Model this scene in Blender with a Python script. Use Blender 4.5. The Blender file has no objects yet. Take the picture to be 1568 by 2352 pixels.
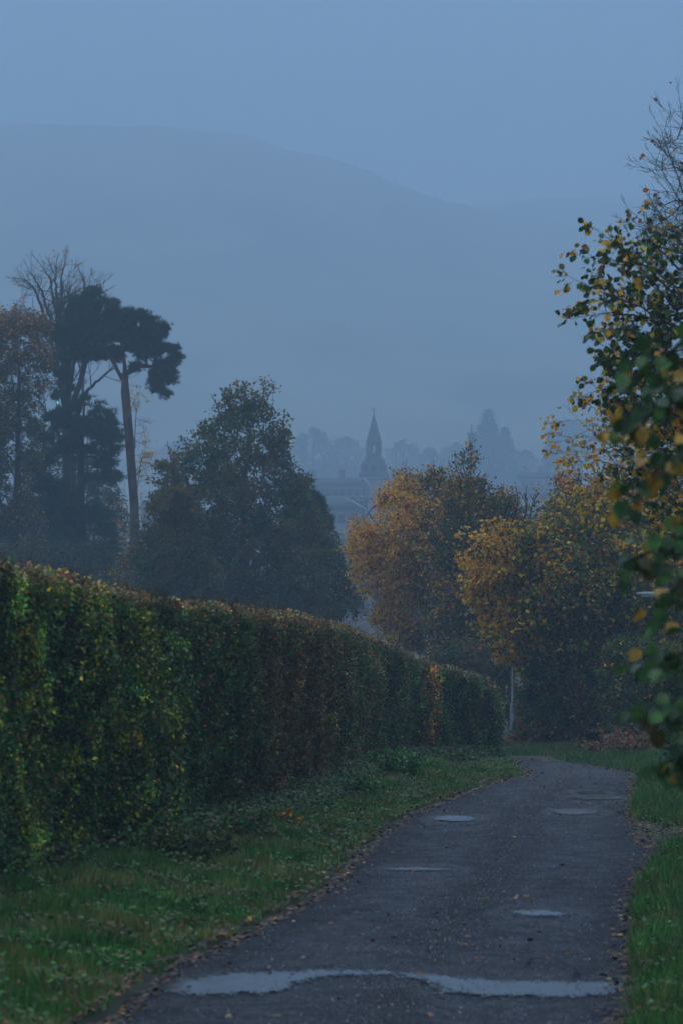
import bpy, bmesh, math, random
import numpy as np
from mathutils import Vector

SC = bpy.context.scene
COL = SC.collection
EYE = 1.9                      # camera height above the lane, metres
FPX = 5553.0                   # focal length in units of the 1568x2352 survey grid

# ------------------------------------------------------------------ camera, sky, light
cam_d = bpy.data.cameras.new('camera')
cam = bpy.data.objects.new('camera', cam_d); COL.objects.link(cam)
cam.location = (0, 0, EYE); cam.rotation_euler = (math.radians(90), 0, 0)
cam_d.sensor_fit = 'VERTICAL'; cam_d.sensor_height = 36; cam_d.sensor_width = 24
cam_d.lens = 85; cam_d.clip_start = 0.1; cam_d.clip_end = 5000
cam_d.dof.use_dof = True; cam_d.dof.focus_distance = 62; cam_d.dof.aperture_fstop = 4.5
SC.camera = cam

world = bpy.data.worlds.new('World'); SC.world = world; world.use_nodes = True
wn, wl = world.node_tree.nodes, world.node_tree.links
wn.clear()
SUN_EL, SUN_ROT = math.radians(8.0), math.radians(200)
sky = wn.new('ShaderNodeTexSky'); sky.sky_type = 'NISHITA'; sky.sun_disc = False
sky.sun_elevation = SUN_EL; sky.sun_rotation = SUN_ROT
sky.air_density = 1.0; sky.dust_density = 0.2; sky.ozone_density = 1.5; sky.altitude = 0
bg = wn.new('ShaderNodeBackground'); bg.inputs['Strength'].default_value = 0.052
wo = wn.new('ShaderNodeOutputWorld')
tw = wn.new('ShaderNodeVectorMath'); tw.operation = 'MULTIPLY'; tw.inputs[1].default_value = (0.86, 1.0, 1.22)   # blue hour
wl.new(sky.outputs[0], tw.inputs[0]); wl.new(tw.outputs[0], bg.inputs[0]); wl.new(bg.outputs[0], wo.inputs[0])

sun_d = bpy.data.lights.new('sun', 'SUN'); sun_d.energy = 1.5; sun_d.angle = math.radians(100)
sun_d.color = (0.82, 0.88, 1.0)
sun = bpy.data.objects.new('sun', sun_d); COL.objects.link(sun)
sun.rotation_euler = (math.radians(25), 0, math.radians(200)); sun.location = (0, 0, 60)

SC.render.engine = 'CYCLES'
SC.view_settings.view_transform = 'Standard'; SC.view_settings.look = 'None'
SC.view_settings.exposure = 1.42; SC.view_settings.gamma = 1
cy = SC.cycles
cy.use_denoising = True; cy.max_bounces = 5; cy.diffuse_bounces = 3; cy.glossy_bounces = 2
cy.transmission_bounces = 3; cy.transparent_max_bounces = 6; cy.volume_bounces = 2
cy.use_adaptive_sampling = True; cy.adaptive_threshold = 0.02
cy.caustics_reflective = False; cy.caustics_refractive = False
cy.sample_clamp_indirect = 4

HAZE_DENSITY = 0.0018
HAZE_COLOR = (.53, .73, .935)

# ------------------------------------------------------------------ helpers
def ground_z(Y):
    """level of the lane and the land (camera eye is at EYE)"""
    return np.interp(Y, [-60, 38, 58, 100, 200, 3000], [3.618, -2.2914, -3.8914, -6.70, -9.1, -9.1])

def P(px, py, Y):
    return np.array([(px - 784) / FPX * Y, Y, EYE - (py - 1176) / FPX * Y])

def tag(o, label=None, cat=None, group=None, kind=None):
    if label: o['label'] = label
    if cat: o['category'] = cat
    if group: o['group'] = group
    if kind: o['kind'] = kind
    return o

def empty(name, loc, rz=0.0):
    o = bpy.data.objects.new(name, None); COL.objects.link(o)
    o.location = [float(v) for v in loc]; o.rotation_euler = (0, 0, rz); o.empty_display_size = .3
    return o

def mesh_np(name, V, F, mat, tint=None, parent=None, loc=None, smooth=False):
    """V (n,3), F list of (m,k) int arrays, tint list of (m,3) colours per face"""
    me = bpy.data.meshes.new(name)
    if not isinstance(F, list): F = [F]
    F = [np.asarray(f, dtype=np.int32) for f in F if len(f)]
    V = np.asarray(V, dtype=np.float32)
    if loc is not None: V = V - np.asarray(loc, dtype=np.float32)
    me.vertices.add(len(V)); me.vertices.foreach_set('co', V.ravel())
    nl = sum(f.size for f in F); me.loops.add(nl)
    me.loops.foreach_set('vertex_index', np.concatenate([f.ravel() for f in F]))
    tot = np.concatenate([np.full(len(f), f.shape[1], dtype=np.int32) for f in F])
    st = np.concatenate([[0], np.cumsum(tot)[:-1]]).astype(np.int32)
    me.polygons.add(len(tot)); me.polygons.foreach_set('loop_start', st)
    me.polygons.foreach_set('loop_total', tot)
    if smooth: me.polygons.foreach_set('use_smooth', np.ones(len(tot), dtype=bool))
    me.update(calc_edges=True)
    if tint is not None:
        if isinstance(tint, list): tint = np.concatenate(tint)
        a = me.attributes.new('tint', 'FLOAT_COLOR', 'FACE')
        a.data.foreach_set('color', np.concatenate([tint, np.ones((len(tint), 1))], 1).astype(np.float32).ravel())
    if mat: me.materials.append(mat)
    o = bpy.data.objects.new(name, me); COL.objects.link(o)
    if loc is not None and parent is None: o.location = [float(v) for v in loc]
    if parent is not None: o.parent = parent
    return o

def fnoise(p, scale, seed):
    r = np.random.default_rng(seed); out = 0; amp = 1; tot = 0
    p = np.asarray(p) / scale
    for k in range(4):
        for j in range(3):
            d = r.normal(size=p.shape[1]); d /= np.linalg.norm(d)
            out = out + amp * np.sin(p @ d * (2 ** k) * 3.0 + r.uniform(0, 6.28)); tot += amp
        amp *= .6
    return out / tot * 1.8

def unit(v): return v / np.maximum(np.linalg.norm(v, axis=-1, keepdims=True), 1e-9)

def scatter(tv, tf, pos, axis, normal, size, colors):
    """copy a small template (x side, y along, z normal) to every position"""
    tv = np.asarray(tv, float); axis = unit(axis)
    b = unit(np.cross(axis, normal)); n = np.cross(b, axis)
    size = np.asarray(size, float)
    if size.ndim == 1: size = size[:, None] * np.ones((1, 3))
    W = (tv[None, :, 0, None] * (b * size[:, :1])[:, None] + tv[None, :, 1, None] * (axis * size[:, 1:2])[:, None]
         + tv[None, :, 2, None] * (n * size[:, 2:3])[:, None] + pos[:, None])
    N, k = len(pos), len(tv); off = (np.arange(N) * k)[:, None, None]
    Fs, T = [], []
    for f in tf:
        f = np.asarray(f); Fs.append((f[None] + off).reshape(-1, f.shape[1])); T.append(np.repeat(colors, len(f), axis=0))
    return W.reshape(-1, 3), Fs, T

LEAF4 = ([(0, 0, 0), (.36, .45, .06), (0, 1, -.05), (-.36, .5, .06)], [[(0, 1, 2, 3)]])
LOBED = ([(0, 0, 0), (.30, .12, .03), (.52, .42, .0), (.26, .52, .05), (.30, .86, -.02), (.0, 1.05, -.08),
          (-.30, .86, -.02), (-.26, .52, .05), (-.52, .42, 0), (-.30, .12, .03), (0, .45, .07)],
         [[(0, 1, 10), (1, 2, 10), (2, 3, 10), (3, 4, 10), (4, 5, 10), (5, 6, 10), (6, 7, 10), (7, 8, 10), (8, 9, 10), (9, 0, 10)]])
def _ovate():
    prof = [(.0, .0), (.12, .2), (.3, .36), (.5, .4), (.7, .33), (.88, .17), (1.0, 0)]
    v = []; 
    for y, w in prof:
        z = -.25 * (y - .35) ** 2
        v += [(w, y, z + .10 * w / .4), (0, y, z), (-w, y, z + .10 * w / .4)]
    f = []
    for i in range(6):
        a = i * 3; f += [(a, a + 3, a + 4, a + 1), (a + 1, a + 4, a + 5, a + 2)]
    st = len(v); v += [(.012, 0, 0), (-.012, 0, 0), (-.012, -.3, .03), (.012, -.3, .03)]
    return v, [f, ][0:1] if False else [f + [(st, st + 1, st + 2, st + 3)]]
OVATE = _ovate()
BLADE = ([(.5, 0, 0), (-.5, 0, 0), (-.42, .4, .05), (.42, .4, .05), (-.25, .75, .22), (.25, .75, .22), (0, 1, .48)],
         [[(0, 3, 2, 1), (3, 5, 4, 2)], [(5, 6, 4)]])

def merge(parts):
    """join several (V, [F..], [T..]) into one, grouped by polygon size"""
    Vs, by, off = [], {}, 0
    for V, Fs, Ts in parts:
        Vs.append(V)
        for f, t in zip(Fs, Ts):
            by.setdefault(f.shape[1], []).append((f + off, t))
        off += len(V)
    F = []; T = []
    for k in sorted(by):
        F.append(np.concatenate([a for a, _ in by[k]])); T.append(np.concatenate([t for _, t in by[k]]))
    return np.concatenate(Vs), F, T

def tubes(A, B, ra, rb, sides=5):
    """open frusta from A to B"""
    d = unit(B - A); up = np.tile([0.0, 0, 1], (len(A), 1)); up[np.abs(d[:, 2]) > .95] = [1, 0, 0]
    u = unit(np.cross(d, up)); w = np.cross(d, u)
    an = np.arange(sides) / sides * 2 * np.pi
    ring = np.cos(an)[None, :, None] * u[:, None] + np.sin(an)[None, :, None] * w[:, None]
    V = np.concatenate([A[:, None] + ring * ra[:, None, None], B[:, None] + ring * rb[:, None, None]], 1)
    i = np.arange(sides); j = (i + 1) % sides
    f = np.stack([i, j, j + sides, i + sides], 1)
    F = (f[None] + (np.arange(len(A)) * 2 * sides)[:, None, None]).reshape(-1, 4)
    return V.reshape(-1, 3), F

def polytube(pts, radii, sides=10, col=(.2, .2, .2), cap=True):
    """closed smooth tube through points"""
    pts = np.asarray(pts, float); n = len(pts); radii = np.broadcast_to(np.asarray(radii, float), (n,))
    tan = unit(np.gradient(pts, axis=0)); ref = np.array([1.0, 0, 0]) if abs(tan[0, 2]) > .8 else np.array([0, 0, 1.0])
    u = unit(np.cross(tan, ref)); w = np.cross(tan, u)
    an = np.arange(sides) / sides * 2 * np.pi
    V = pts[:, None] + (np.cos(an)[None, :, None] * u[:, None] + np.sin(an)[None, :, None] * w[:, None]) * radii[:, None, None]
    V = V.reshape(-1, 3); F = []
    for k in range(n - 1):
        for i in range(sides):
            j = (i + 1) % sides; F.append((k * sides + i, k * sides + j, (k + 1) * sides + j, (k + 1) * sides + i))
    Fs = [np.array(F)]; T = [np.tile(col, (len(F), 1))]
    if cap:
        V = np.concatenate([V, pts[[0, -1]]]); c0, c1 = len(V) - 2, len(V) - 1; F3 = []
        for i in range(sides):
            j = (i + 1) % sides; F3 += [(c0, j, i), (c1, (n - 1) * sides + i, (n - 1) * sides + j)]
        Fs.append(np.array(F3)); T.append(np.tile(col, (len(F3), 1)))
    return V, Fs, T

def boxes(lst, col=(.5, .5, .5)):
    """list of (x0,x1,y0,y1,z0,z1)"""
    V = []; F = []
    for (x0, x1, y0, y1, z0, z1) in lst:
        o = len(V); V += [(x0, y0, z0), (x1, y0, z0), (x1, y1, z0), (x0, y1, z0), (x0, y0, z1), (x1, y0, z1), (x1, y1, z1), (x0, y1, z1)]
        F += [(o, o + 3, o + 2, o + 1), (o + 4, o + 5, o + 6, o + 7), (o, o + 1, o + 5, o + 4), (o + 1, o + 2, o + 6, o + 5),
              (o + 2, o + 3, o + 7, o + 6), (o + 3, o, o + 4, o + 7)]
    return np.array(V, float), [np.array(F)], [np.tile(col, (len(F), 1))]

def prism(rings, col=(.5, .5, .5), cap=True):
    """stack of rings (each (k,3)) lofted"""
    k = len(rings[0]); V = np.concatenate([np.asarray(r, float) for r in rings]); F = []
    for a in range(len(rings) - 1):
        for i in range(k):
            j = (i + 1) % k; F.append((a * k + i, a * k + j, (a + 1) * k + j, (a + 1) * k + i))
    Fs = [np.array(F)]; T = [np.tile(col, (len(F), 1))]
    if cap:
        V = np.concatenate([V, [np.mean(rings[0], 0), np.mean(rings[-1], 0)]]); c0, c1 = len(V) - 2, len(V) - 1
        f3 = [(c0, (i + 1) % k, i) for i in range(k)] + [(c1, (len(rings) - 1) * k + i, (len(rings) - 1) * k + (i + 1) % k) for i in range(k)]
        Fs.append(np.array(f3)); T.append(np.tile(col, (len(f3), 1)))
    return V, Fs, T

def ngon_ring(cx, cy, z, r, k, rot=None):
    rot = math.pi / k if rot is None else rot
    return np.array([(cx + r * math.cos(rot + 2 * math.pi * i / k), cy + r * math.sin(rot + 2 * math.pi * i / k), z) for i in range(k)])

# ------------------------------------------------------------------ materials
def mat_new(name):
    m = bpy.data.materials.new(name); m.use_nodes = True
    nt = m.node_tree; b = nt.nodes['Principled BSDF']
    return m, nt, b

def mat_tint(name, rough=.55, spec=.35, transl=.0, noise=0.0, nscale=8.0):
    """colour comes from the per-leaf attribute; optional procedural mottling"""
    m, nt, b = mat_new(name); N, L = nt.nodes, nt.links
    at = N.new('ShaderNodeAttribute'); at.attribute_name = 'tint'
    src = at.outputs['Color']
    if noise:
        tc = N.new('ShaderNodeTexCoord'); no = N.new('ShaderNodeTexNoise'); no.inputs['Scale'].default_value = nscale
        no.inputs['Detail'].default_value = 4
        L.new(tc.outputs['Object'], no.inputs['Vector'])
        mr = N.new('ShaderNodeMapRange'); mr.inputs[1].default_value = .3; mr.inputs[2].default_value = .7
        mr.inputs[3].default_value = 1 - noise; mr.inputs[4].default_value = 1 + noise
        L.new(no.outputs[0], mr.inputs[0])
        mx = N.new('ShaderNodeVectorMath'); mx.operation = 'SCALE'
        L.new(src, mx.inputs[0]); L.new(mr.outputs[0], mx.inputs['Scale']); src = mx.outputs[0]
    L.new(src, b.inputs['Base Color']); b.inputs['Roughness'].default_value = rough
    b.inputs['Specular IOR Level'].default_value = spec
    if transl:
        tr = N.new('ShaderNodeBsdfTranslucent'); L.new(src, tr.inputs[0])
        mix = N.new('ShaderNodeMixShader'); mix.inputs[0].default_value = transl
        out = N['Material Output']
        L.new(b.outputs[0], mix.inputs[1]); L.new(tr.outputs[0], mix.inputs[2]); L.new(mix.outputs[0], out.inputs[0])
    return m

def mat_bark(name, c1, c2, scale=3.0, zs=.3, rough=.85):
    m, nt, b = mat_new(name); N, L = nt.nodes, nt.links
    tc = N.new('ShaderNodeTexCoord'); mp = N.new('ShaderNodeMapping'); mp.inputs['Scale'].default_value = (1, 1, zs)
    no = N.new('ShaderNodeTexNoise'); no.inputs['Scale'].default_value = scale; no.inputs['Detail'].default_value = 6
    cr = N.new('ShaderNodeValToRGB'); cr.color_ramp.elements[0].position = .35; cr.color_ramp.elements[1].position = .68
    cr.color_ramp.elements[0].color = (*c1, 1); cr.color_ramp.elements[1].color = (*c2, 1)
    L.new(tc.outputs['Object'], mp.inputs[0]); L.new(mp.outputs[0], no.inputs['Vector']); L.new(no.outputs[0], cr.inputs[0])
    L.new(cr.outputs[0], b.inputs['Base Color']); b.inputs['Roughness'].default_value = rough
    bp = N.new('ShaderNodeBump'); bp.inputs['Strength'].default_value = .6; bp.inputs['Distance'].default_value = .03
    L.new(no.outputs[0], bp.inputs['Height']); L.new(bp.outputs[0], b.inputs['Normal'])
    return m

M = {}
M['leaf'] = mat_tint('leaf', .6, .2, .35)
M['leaf_near'] = mat_tint('leaf_near', .4, .4, .3, noise=.45, nscale=28)
M['hedge_leaf'] = mat_tint('hedge_leaf', .5, .28, .28)
M['needle'] = mat_tint('needle', .65, .2, .2)
M['grass'] = mat_tint('grass_blades', .55, .22, .3)
M['litter'] = mat_tint('litter', .6, .35, .05)
M['paint'] = mat_tint('tinted', .7, .3, 0, noise=.25, nscale=.8)
M['twig'] = mat_tint('twig', .8, .3, 0)
M['bark'] = mat_bark('bark_grey', (.018, .016, .013), (.07, .06, .045))
M['bark_pale'] = mat_bark('bark_pale', (.07, .075, .07), (.22, .22, .2), 4)
M['bark_pine'] = mat_bark('bark_pine', (.05, .03, .022), (.22, .11, .07), 5, .25)
M['metal'] = mat_bark('lamp_metal', (.24, .25, .25), (.36, .37, .37), 6, .5, .5)

# ------------------------------------------------------------------ lane outline
_L = np.array([(-60, -9.5), (0, -2.9), (8, -1.85), (12.5, -1.27), (14.5, -1.03), (19.6, -.16), (23.5, .2), (28.6, .75), (33, 1.58), (36.5, 2.27), (39.2, 3.0), (42, 3.2), (45.6, 3.33), (49, 3.5), (50.6, 3.2), (51.2, 2), (51.3, 0), (51.3, -30)], float)
_R = np.array([(-60, -6.8), (0, .1), (8, .95), (12.5, 1.45), (14.5, 1.69), (19.6, 2.35), (23.5, 2.99), (28.6, 3.38), (33, 3.95), (36.5, 4.38), (39.2, 4.75), (42, 4.85), (46, 4.75), (50, 4.4), (52.5, 3.9), (53.4, 2.8), (53.9, 0), (54, -30)], float)
_ti = np.arange(len(_L)); _tt = np.linspace(0, len(_L) - 1, (len(_L) - 1) * 12 + 1)
def catmull(Q):
    out = []
    for t in _tt:
        i = min(int(t), len(Q) - 2); f = t - i
        p0, p1, p2, p3 = Q[max(i - 1, 0)], Q[i], Q[i + 1], Q[min(i + 2, len(Q) - 1)]
        if i == 0 or i >= len(Q) - 2: out.append(p1 * (1 - f) + p2 * f); continue
        out.append(.5 * ((2 * p1) + (-p0 + p2) * f + (2 * p0 - 5 * p1 + 4 * p2 - p3) * f * f + (-p0 + 3 * p1 - 3 * p2 + p3) * f ** 3))
    return np.array(out)
LE, RE = catmull(_L), catmull(_R)
_m = LE[:, 0] < 50.0
def left_edge(Y): return np.interp(Y, LE[_m, 0], LE[_m, 1])
_mr = RE[:, 0] < 52.6
def right_edge(Y): return np.interp(Y, RE[_mr, 0], RE[_mr, 1])
def in_road(X, Y, pad=0.0):
    a = (Y < 50.3) & (X > left_edge(Y) - pad) & (X < right_edge(Y) + pad)
    b = (Y > 51.2 - pad) & (Y < 53.7 + pad) & (X < 3.2 + pad)
    c = (Y >= 50.3) & (Y < 52.6) & (X > 1.5) & (X < right_edge(Y) + pad) & (X > 3.4 - (Y - 50.3) * 2 - pad)
    return a | b | c

PUDDLES = []
def road_z(X, Y):
    """lane level, locally flattened round each puddle so that the water lies level"""
    z = ground_z(Y).astype(float)
    for (xs_, yc_, hy, lev) in PUDDLES:
        yc = np.interp(X, xs_, yc_); w = 1 - smooth01((np.abs(Y - yc) - hy) / 1.1)
        w = w * (1 - smooth01((np.maximum(xs_[0] - X, X - xs_[-1])) / .7)); z = z + w * (lev - z)
    return z + .003 * fnoise(np.stack([np.ravel(X), np.ravel(Y)], 1), .5, 17).reshape(np.shape(X))

def smooth01(x):
    x = np.clip(x, 0, 1); return x * x * (3 - 2 * x)

def hill_ridge(px):
    return np.interp(px, [-2500, -900, 0, 350, 450, 550, 650, 750, 850, 950, 1000, 1080, 1170, 1260, 1400, 1700, 4000],
                     [420, 320, 287, 288, 292, 306, 334, 360, 396, 436, 462, 482, 500, 520, 545, 590, 700])
def hill_ridge2(px):
    return np.interp(px, [-500, 900, 1100, 1200, 1350, 1568, 2400, 4500], [700, 520, 462, 447, 442, 436, 420, 500])

def terrain(X, Y):
    z = ground_z(Y) - .02
    dl, dr = left_edge(Y) - X, X - right_edge(Y)
    near = Y < 56
    off = np.where(in_road(X, Y, .04), -.05, 0)
    vl = np.where(dl > 0, .05 + .10 * smooth01(dl / 1.5), 0)
    vr = np.where(dr > 0, .05 + .35 * smooth01((dr - .3) / 2.5), 0)
    side = np.where(Y < 50.5, np.where(X < left_edge(Y), vl, vr), np.where(Y > 53.8, .05 + .15 * smooth01((Y - 54) / 4), .05))
    z = z + np.where(in_road(X, Y, .04), off, side) * (1 - smooth01((Y - 56) / 10))
    # rolling valley and wooded hills beyond the town
    z = z + 4 * smooth01((Y - 480) / 200)
    px = 784 + X / np.maximum(Y, 1) * FPX
    h1 = (1176 - hill_ridge(784 + X / 1560 * FPX)) / FPX * 1552 + EYE + 3
    h2 = (1176 - hill_ridge2(784 + X / 1900 * FPX)) / FPX * 1880 + EYE + 3
    n = fnoise(np.stack([np.ravel(X), np.ravel(Y)], 1), 60, 5).reshape(np.shape(X)) + (fnoise(np.stack([np.ravel(X), np.ravel(Y)], 1), 14, 6).reshape(np.shape(X)) if np.max(Y) > 700 else 0)
    a = smooth01((Y - 660) / 940) * h1 * (1 - .5 * smooth01((Y - 1610) / 270))
    b = smooth01((Y - 1610) / 290) * h2
    z = z + np.maximum(a, b) + n * 2.0 * smooth01((Y - 700) / 300)
    return z

def grid_mesh(name, xs, ys, mat):
    X, Y = np.meshgrid(xs, ys); Z = terrain(X, Y)
    V = np.stack([X, Y, Z], -1).reshape(-1, 3); nx, ny = len(xs), len(ys)
    i, j = np.meshgrid(np.arange(nx - 1), np.arange(ny - 1)); a = (j * nx + i).ravel()
    return mesh_np(name, V, np.stack([a, a + 1, a + nx + 1, a + nx], 1), mat, smooth=True)

def mat_ground():
    m, nt, b = mat_new('ground_soil'); N, L = nt.nodes, nt.links
    tc = N.new('ShaderNodeTexCoord'); no = N.new('ShaderNodeTexNoise'); no.inputs['Scale'].default_value = 1.6
    no.inputs['Detail'].default_value = 8
    L.new(tc.outputs['Object'], no.inputs['Vector'])
    cr = N.new('ShaderNodeValToRGB'); e = cr.color_ramp.elements
    e[0].position = .3; e[0].color = (.016, .013, .009, 1); e[1].position = .7; e[1].color = (.03, .045, .014, 1)
    L.new(no.outputs[0], cr.inputs[0]); L.new(cr.outputs[0], b.inputs['Base Color'])
    b.inputs['Roughness'].default_value = .9
    bp = N.new('ShaderNodeBump'); bp.inputs['Distance'].default_value = .05; L.new(no.outputs[0], bp.inputs['Height'])
    L.new(bp.outputs[0], b.inputs['Normal'])
    return m
def mat_hill():
    m, nt, b = mat_new('hill_woodland'); N, L = nt.nodes, nt.links
    tc = N.new('ShaderNodeTexCoord'); no = N.new('ShaderNodeTexNoise'); no.inputs['Scale'].default_value = .012
    no.inputs['Detail'].default_value = 7
    L.new(tc.outputs['Object'], no.inputs['Vector'])
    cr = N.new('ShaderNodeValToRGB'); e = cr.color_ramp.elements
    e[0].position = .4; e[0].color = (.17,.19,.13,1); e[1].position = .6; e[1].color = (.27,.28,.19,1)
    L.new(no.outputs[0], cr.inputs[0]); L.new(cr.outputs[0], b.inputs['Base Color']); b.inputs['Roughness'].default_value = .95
    return m
ys = np.concatenate([np.arange(-56, 4, 3), np.arange(4, 58, .3), np.arange(58, 120, 1.2), np.arange(120, 640, 8)])
xs = np.concatenate([np.arange(-600, -20, 12), np.arange(-20, -8, .8), np.arange(-8, 9, .22), np.arange(9, 20, .8), np.arange(20, 601, 12)])
tag(grid_mesh('ground', xs, ys, mat_ground()), kind='structure')
tag(grid_mesh('hills', np.arange(-600, 601, 7.0), np.concatenate([[632.0], np.arange(636, 1930, 8)]), mat_hill()), kind='structure')

# ------------------------------------------------------------------ lane
def mat_asphalt():
    m, nt, b = mat_new('asphalt'); N, L = nt.nodes, nt.links
    tc = N.new('ShaderNodeTexCoord')
    def noise(s, d=5, sc=(1, 1, 1)):
        mp = N.new('ShaderNodeMapping'); mp.inputs['Scale'].default_value = sc
        n = N.new('ShaderNodeTexNoise'); n.inputs['Scale'].default_value = s; n.inputs['Detail'].default_value = d
        L.new(tc.outputs['Object'], mp.inputs[0]); L.new(mp.outputs[0], n.inputs['Vector']); return n
    big = noise(.7, 4, (1, .7, 1)); mid = noise(4, 8); fine = noise(26, 5)
    vor = N.new('ShaderNodeTexVoronoi'); vor.inputs['Scale'].default_value = 55; L.new(tc.outputs['Object'], vor.inputs['Vector'])
    at = N.new('ShaderNodeAttribute'); at.attribute_name = 'across'
    ramp = N.new('ShaderNodeValToRGB'); cr = ramp.color_ramp     # gritty middle and muddy edges against smoother wheel tracks
    cr.elements[0].position = 0; cr.elements[0].color = (.35, .35, .35, 1); cr.elements[1].position = 1; cr.elements[1].color = (.35, .35, .35, 1)
    for p, v in ((.1, .5), (.2, 1.0), (.36, 1.0), (.46, .45), (.56, .45), (.66, .95), (.85, .9), (.93, .5)):
        e = cr.elements.new(p); e.color = (v, v, v, 1)
    L.new(at.outputs['Fac'], ramp.inputs[0])
    base = N.new('ShaderNodeMix'); base.data_type = 'RGBA'
    base.inputs[6].default_value = (.007, .009, .014, 1); base.inputs[7].default_value = (.024, .034, .052, 1)
    s1 = N.new('ShaderNodeMath'); s1.operation = 'MULTIPLY_ADD'; L.new(mid.outputs[0], s1.inputs[0]); s1.inputs[1].default_value = 1.8; s1.inputs[2].default_value = -.75
    s2 = N.new('ShaderNodeMath'); s2.operation = 'MULTIPLY_ADD'; s2.use_clamp = True
    L.new(big.outputs[0], s2.inputs[0]); s2.inputs[1].default_value = .9; L.new(s1.outputs[0], s2.inputs[2])
    s3 = N.new('ShaderNodeMath'); s3.operation = 'MULTIPLY'; L.new(s2.outputs[0], s3.inputs[0]); L.new(ramp.outputs[0], s3.inputs[1])
    L.new(s3.outputs[0], base.inputs[0])
    chip = N.new('ShaderNodeMix'); chip.data_type = 'RGBA'; chip.blend_type = 'MULTIPLY'; chip.inputs[0].default_value = .9
    cr2 = N.new('ShaderNodeValToRGB'); cr2.color_ramp.elements[0].position = .36; cr2.color_ramp.elements[0].color = (.08, .08, .09, 1)
    cr2.color_ramp.elements[1].position = .68; cr2.color_ramp.elements[1].color = (3.0, 2.95, 2.9, 1)
    L.new(fine.outputs[0], cr2.inputs[0]); L.new(base.outputs[2], chip.inputs[6]); L.new(cr2.outputs[0], chip.inputs[7])
    wt = N.new('ShaderNodeAttribute'); wt.attribute_name = 'wet'
    dk = N.new('ShaderNodeMath'); dk.operation = 'MULTIPLY_ADD'; dk.inputs[1].default_value = -.5; dk.inputs[2].default_value = 1; L.new(wt.outputs['Fac'], dk.inputs[0])
    sc = N.new('ShaderNodeVectorMath'); sc.operation = 'SCALE'; L.new(chip.outputs[2], sc.inputs[0]); L.new(dk.outputs[0], sc.inputs['Scale'])
    L.new(sc.outputs[0], b.inputs['Base Color'])
    mr = N.new('ShaderNodeMapRange'); mr.inputs[3].default_value = .85; mr.inputs[4].default_value = .52; b.inputs['Specular IOR Level'].default_value = .28
    L.new(s3.outputs[0], mr.inputs[0]); rw = N.new('ShaderNodeMath'); rw.operation = 'MULTIPLY_ADD'; rw.inputs[1].default_value = -.38; L.new(wt.outputs['Fac'], rw.inputs[0]); L.new(mr.outputs[0], rw.inputs[2]); L.new(rw.outputs[0], b.inputs['Roughness'])
    h = N.new('ShaderNodeMath'); h.operation = 'ADD'; L.new(vor.outputs['Distance'], h.inputs[0]); L.new(fine.outputs[0], h.inputs[1])
    bp = N.new('ShaderNodeBump'); bp.inputs['Strength'].default_value = 1.0; bp.inputs['Distance'].default_value = .03
    L.new(h.outputs[0], bp.inputs['Height']); L.new(bp.outputs[0], b.inputs['Normal'])
    return m
def build_road():
    n, k = len(LE), 49; rng = np.random.default_rng(3)
    jl = fnoise(LE, 1.2, 11)[:, None] * .07 + fnoise(LE, .35, 12)[:, None] * .035
    jr = fnoise(RE, 1.2, 13)[:, None] * .07 + fnoise(RE, .35, 14)[:, None] * .035
    u = np.linspace(0, 1, k)[None, :, None]
    A = LE[:, None]; B = RE[:, None]; Q = A * (1 - u) + B * u
    d = unit(RE - LE)[:, None]; Q = Q - d * jl[:, None] * (u == 0) + d * jr[:, None] * (u == 1)
    Q = Q.reshape(-1, 2); z = road_z(Q[:, 1], Q[:, 0]) + .004
    V = np.stack([Q[:, 1], Q[:, 0], z], 1)
    i, j = np.meshgrid(np.arange(k - 1), np.arange(n - 1)); a = (j * k + i).ravel()
    wet = np.zeros(len(Q))
    for (xs_, yc_, hy, lev) in PUDDLES:
        yc = np.interp(Q[:, 1], xs_, yc_); e = np.maximum(np.abs(Q[:, 0] - yc) - hy * .6, 0) / .45 + np.maximum(np.maximum(xs_[0] - Q[:, 1], Q[:, 1] - xs_[-1]), 0) / .25
        wet = np.maximum(wet, 1 - smooth01(e + .3 * fnoise(Q, .3, 19)))
    o = mesh_np('road', V, np.stack([a, a + 1, a + k + 1, a + k], 1), mat_asphalt(), smooth=True)
    at = o.data.attributes.new('across', 'FLOAT', 'POINT')
    at.data.foreach_set('value', np.tile(np.linspace(0, 1, k), n).astype(np.float32))
    wa = o.data.attributes.new('wet', 'FLOAT', 'POINT'); wa.data.foreach_set('value', wet.astype(np.float32))
    tag(o, kind='structure')
# (the polylines are dense enough along the lane; refine them)
def densify(Q, s=6):
    t = np.arange(len(Q)); tt = np.linspace(0, len(Q) - 1, (len(Q) - 1) * s + 1)
    return np.stack([np.interp(tt, t, Q[:, 0]), np.interp(tt, t, Q[:, 1])], 1)
LE, RE = densify(LE, 5), densify(RE, 5); _m = LE[:, 0] < 50.0; _mr = RE[:, 0] < 52.6
_k = np.argmax(~_m); _m[_k:] = False; _k = np.argmax(~_mr); _mr[_k:] = False
def plane_pt(px, py):
    """where the sight line of a survey pixel meets the lane"""
    s = (py - 1176) / FPX; Y = EYE / (s - .0603)
    if Y > 38: Y = (EYE + .0603 * 38 - .08 * 38) / (s - .08)
    return (px - 784) / FPX * Y, Y

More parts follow.
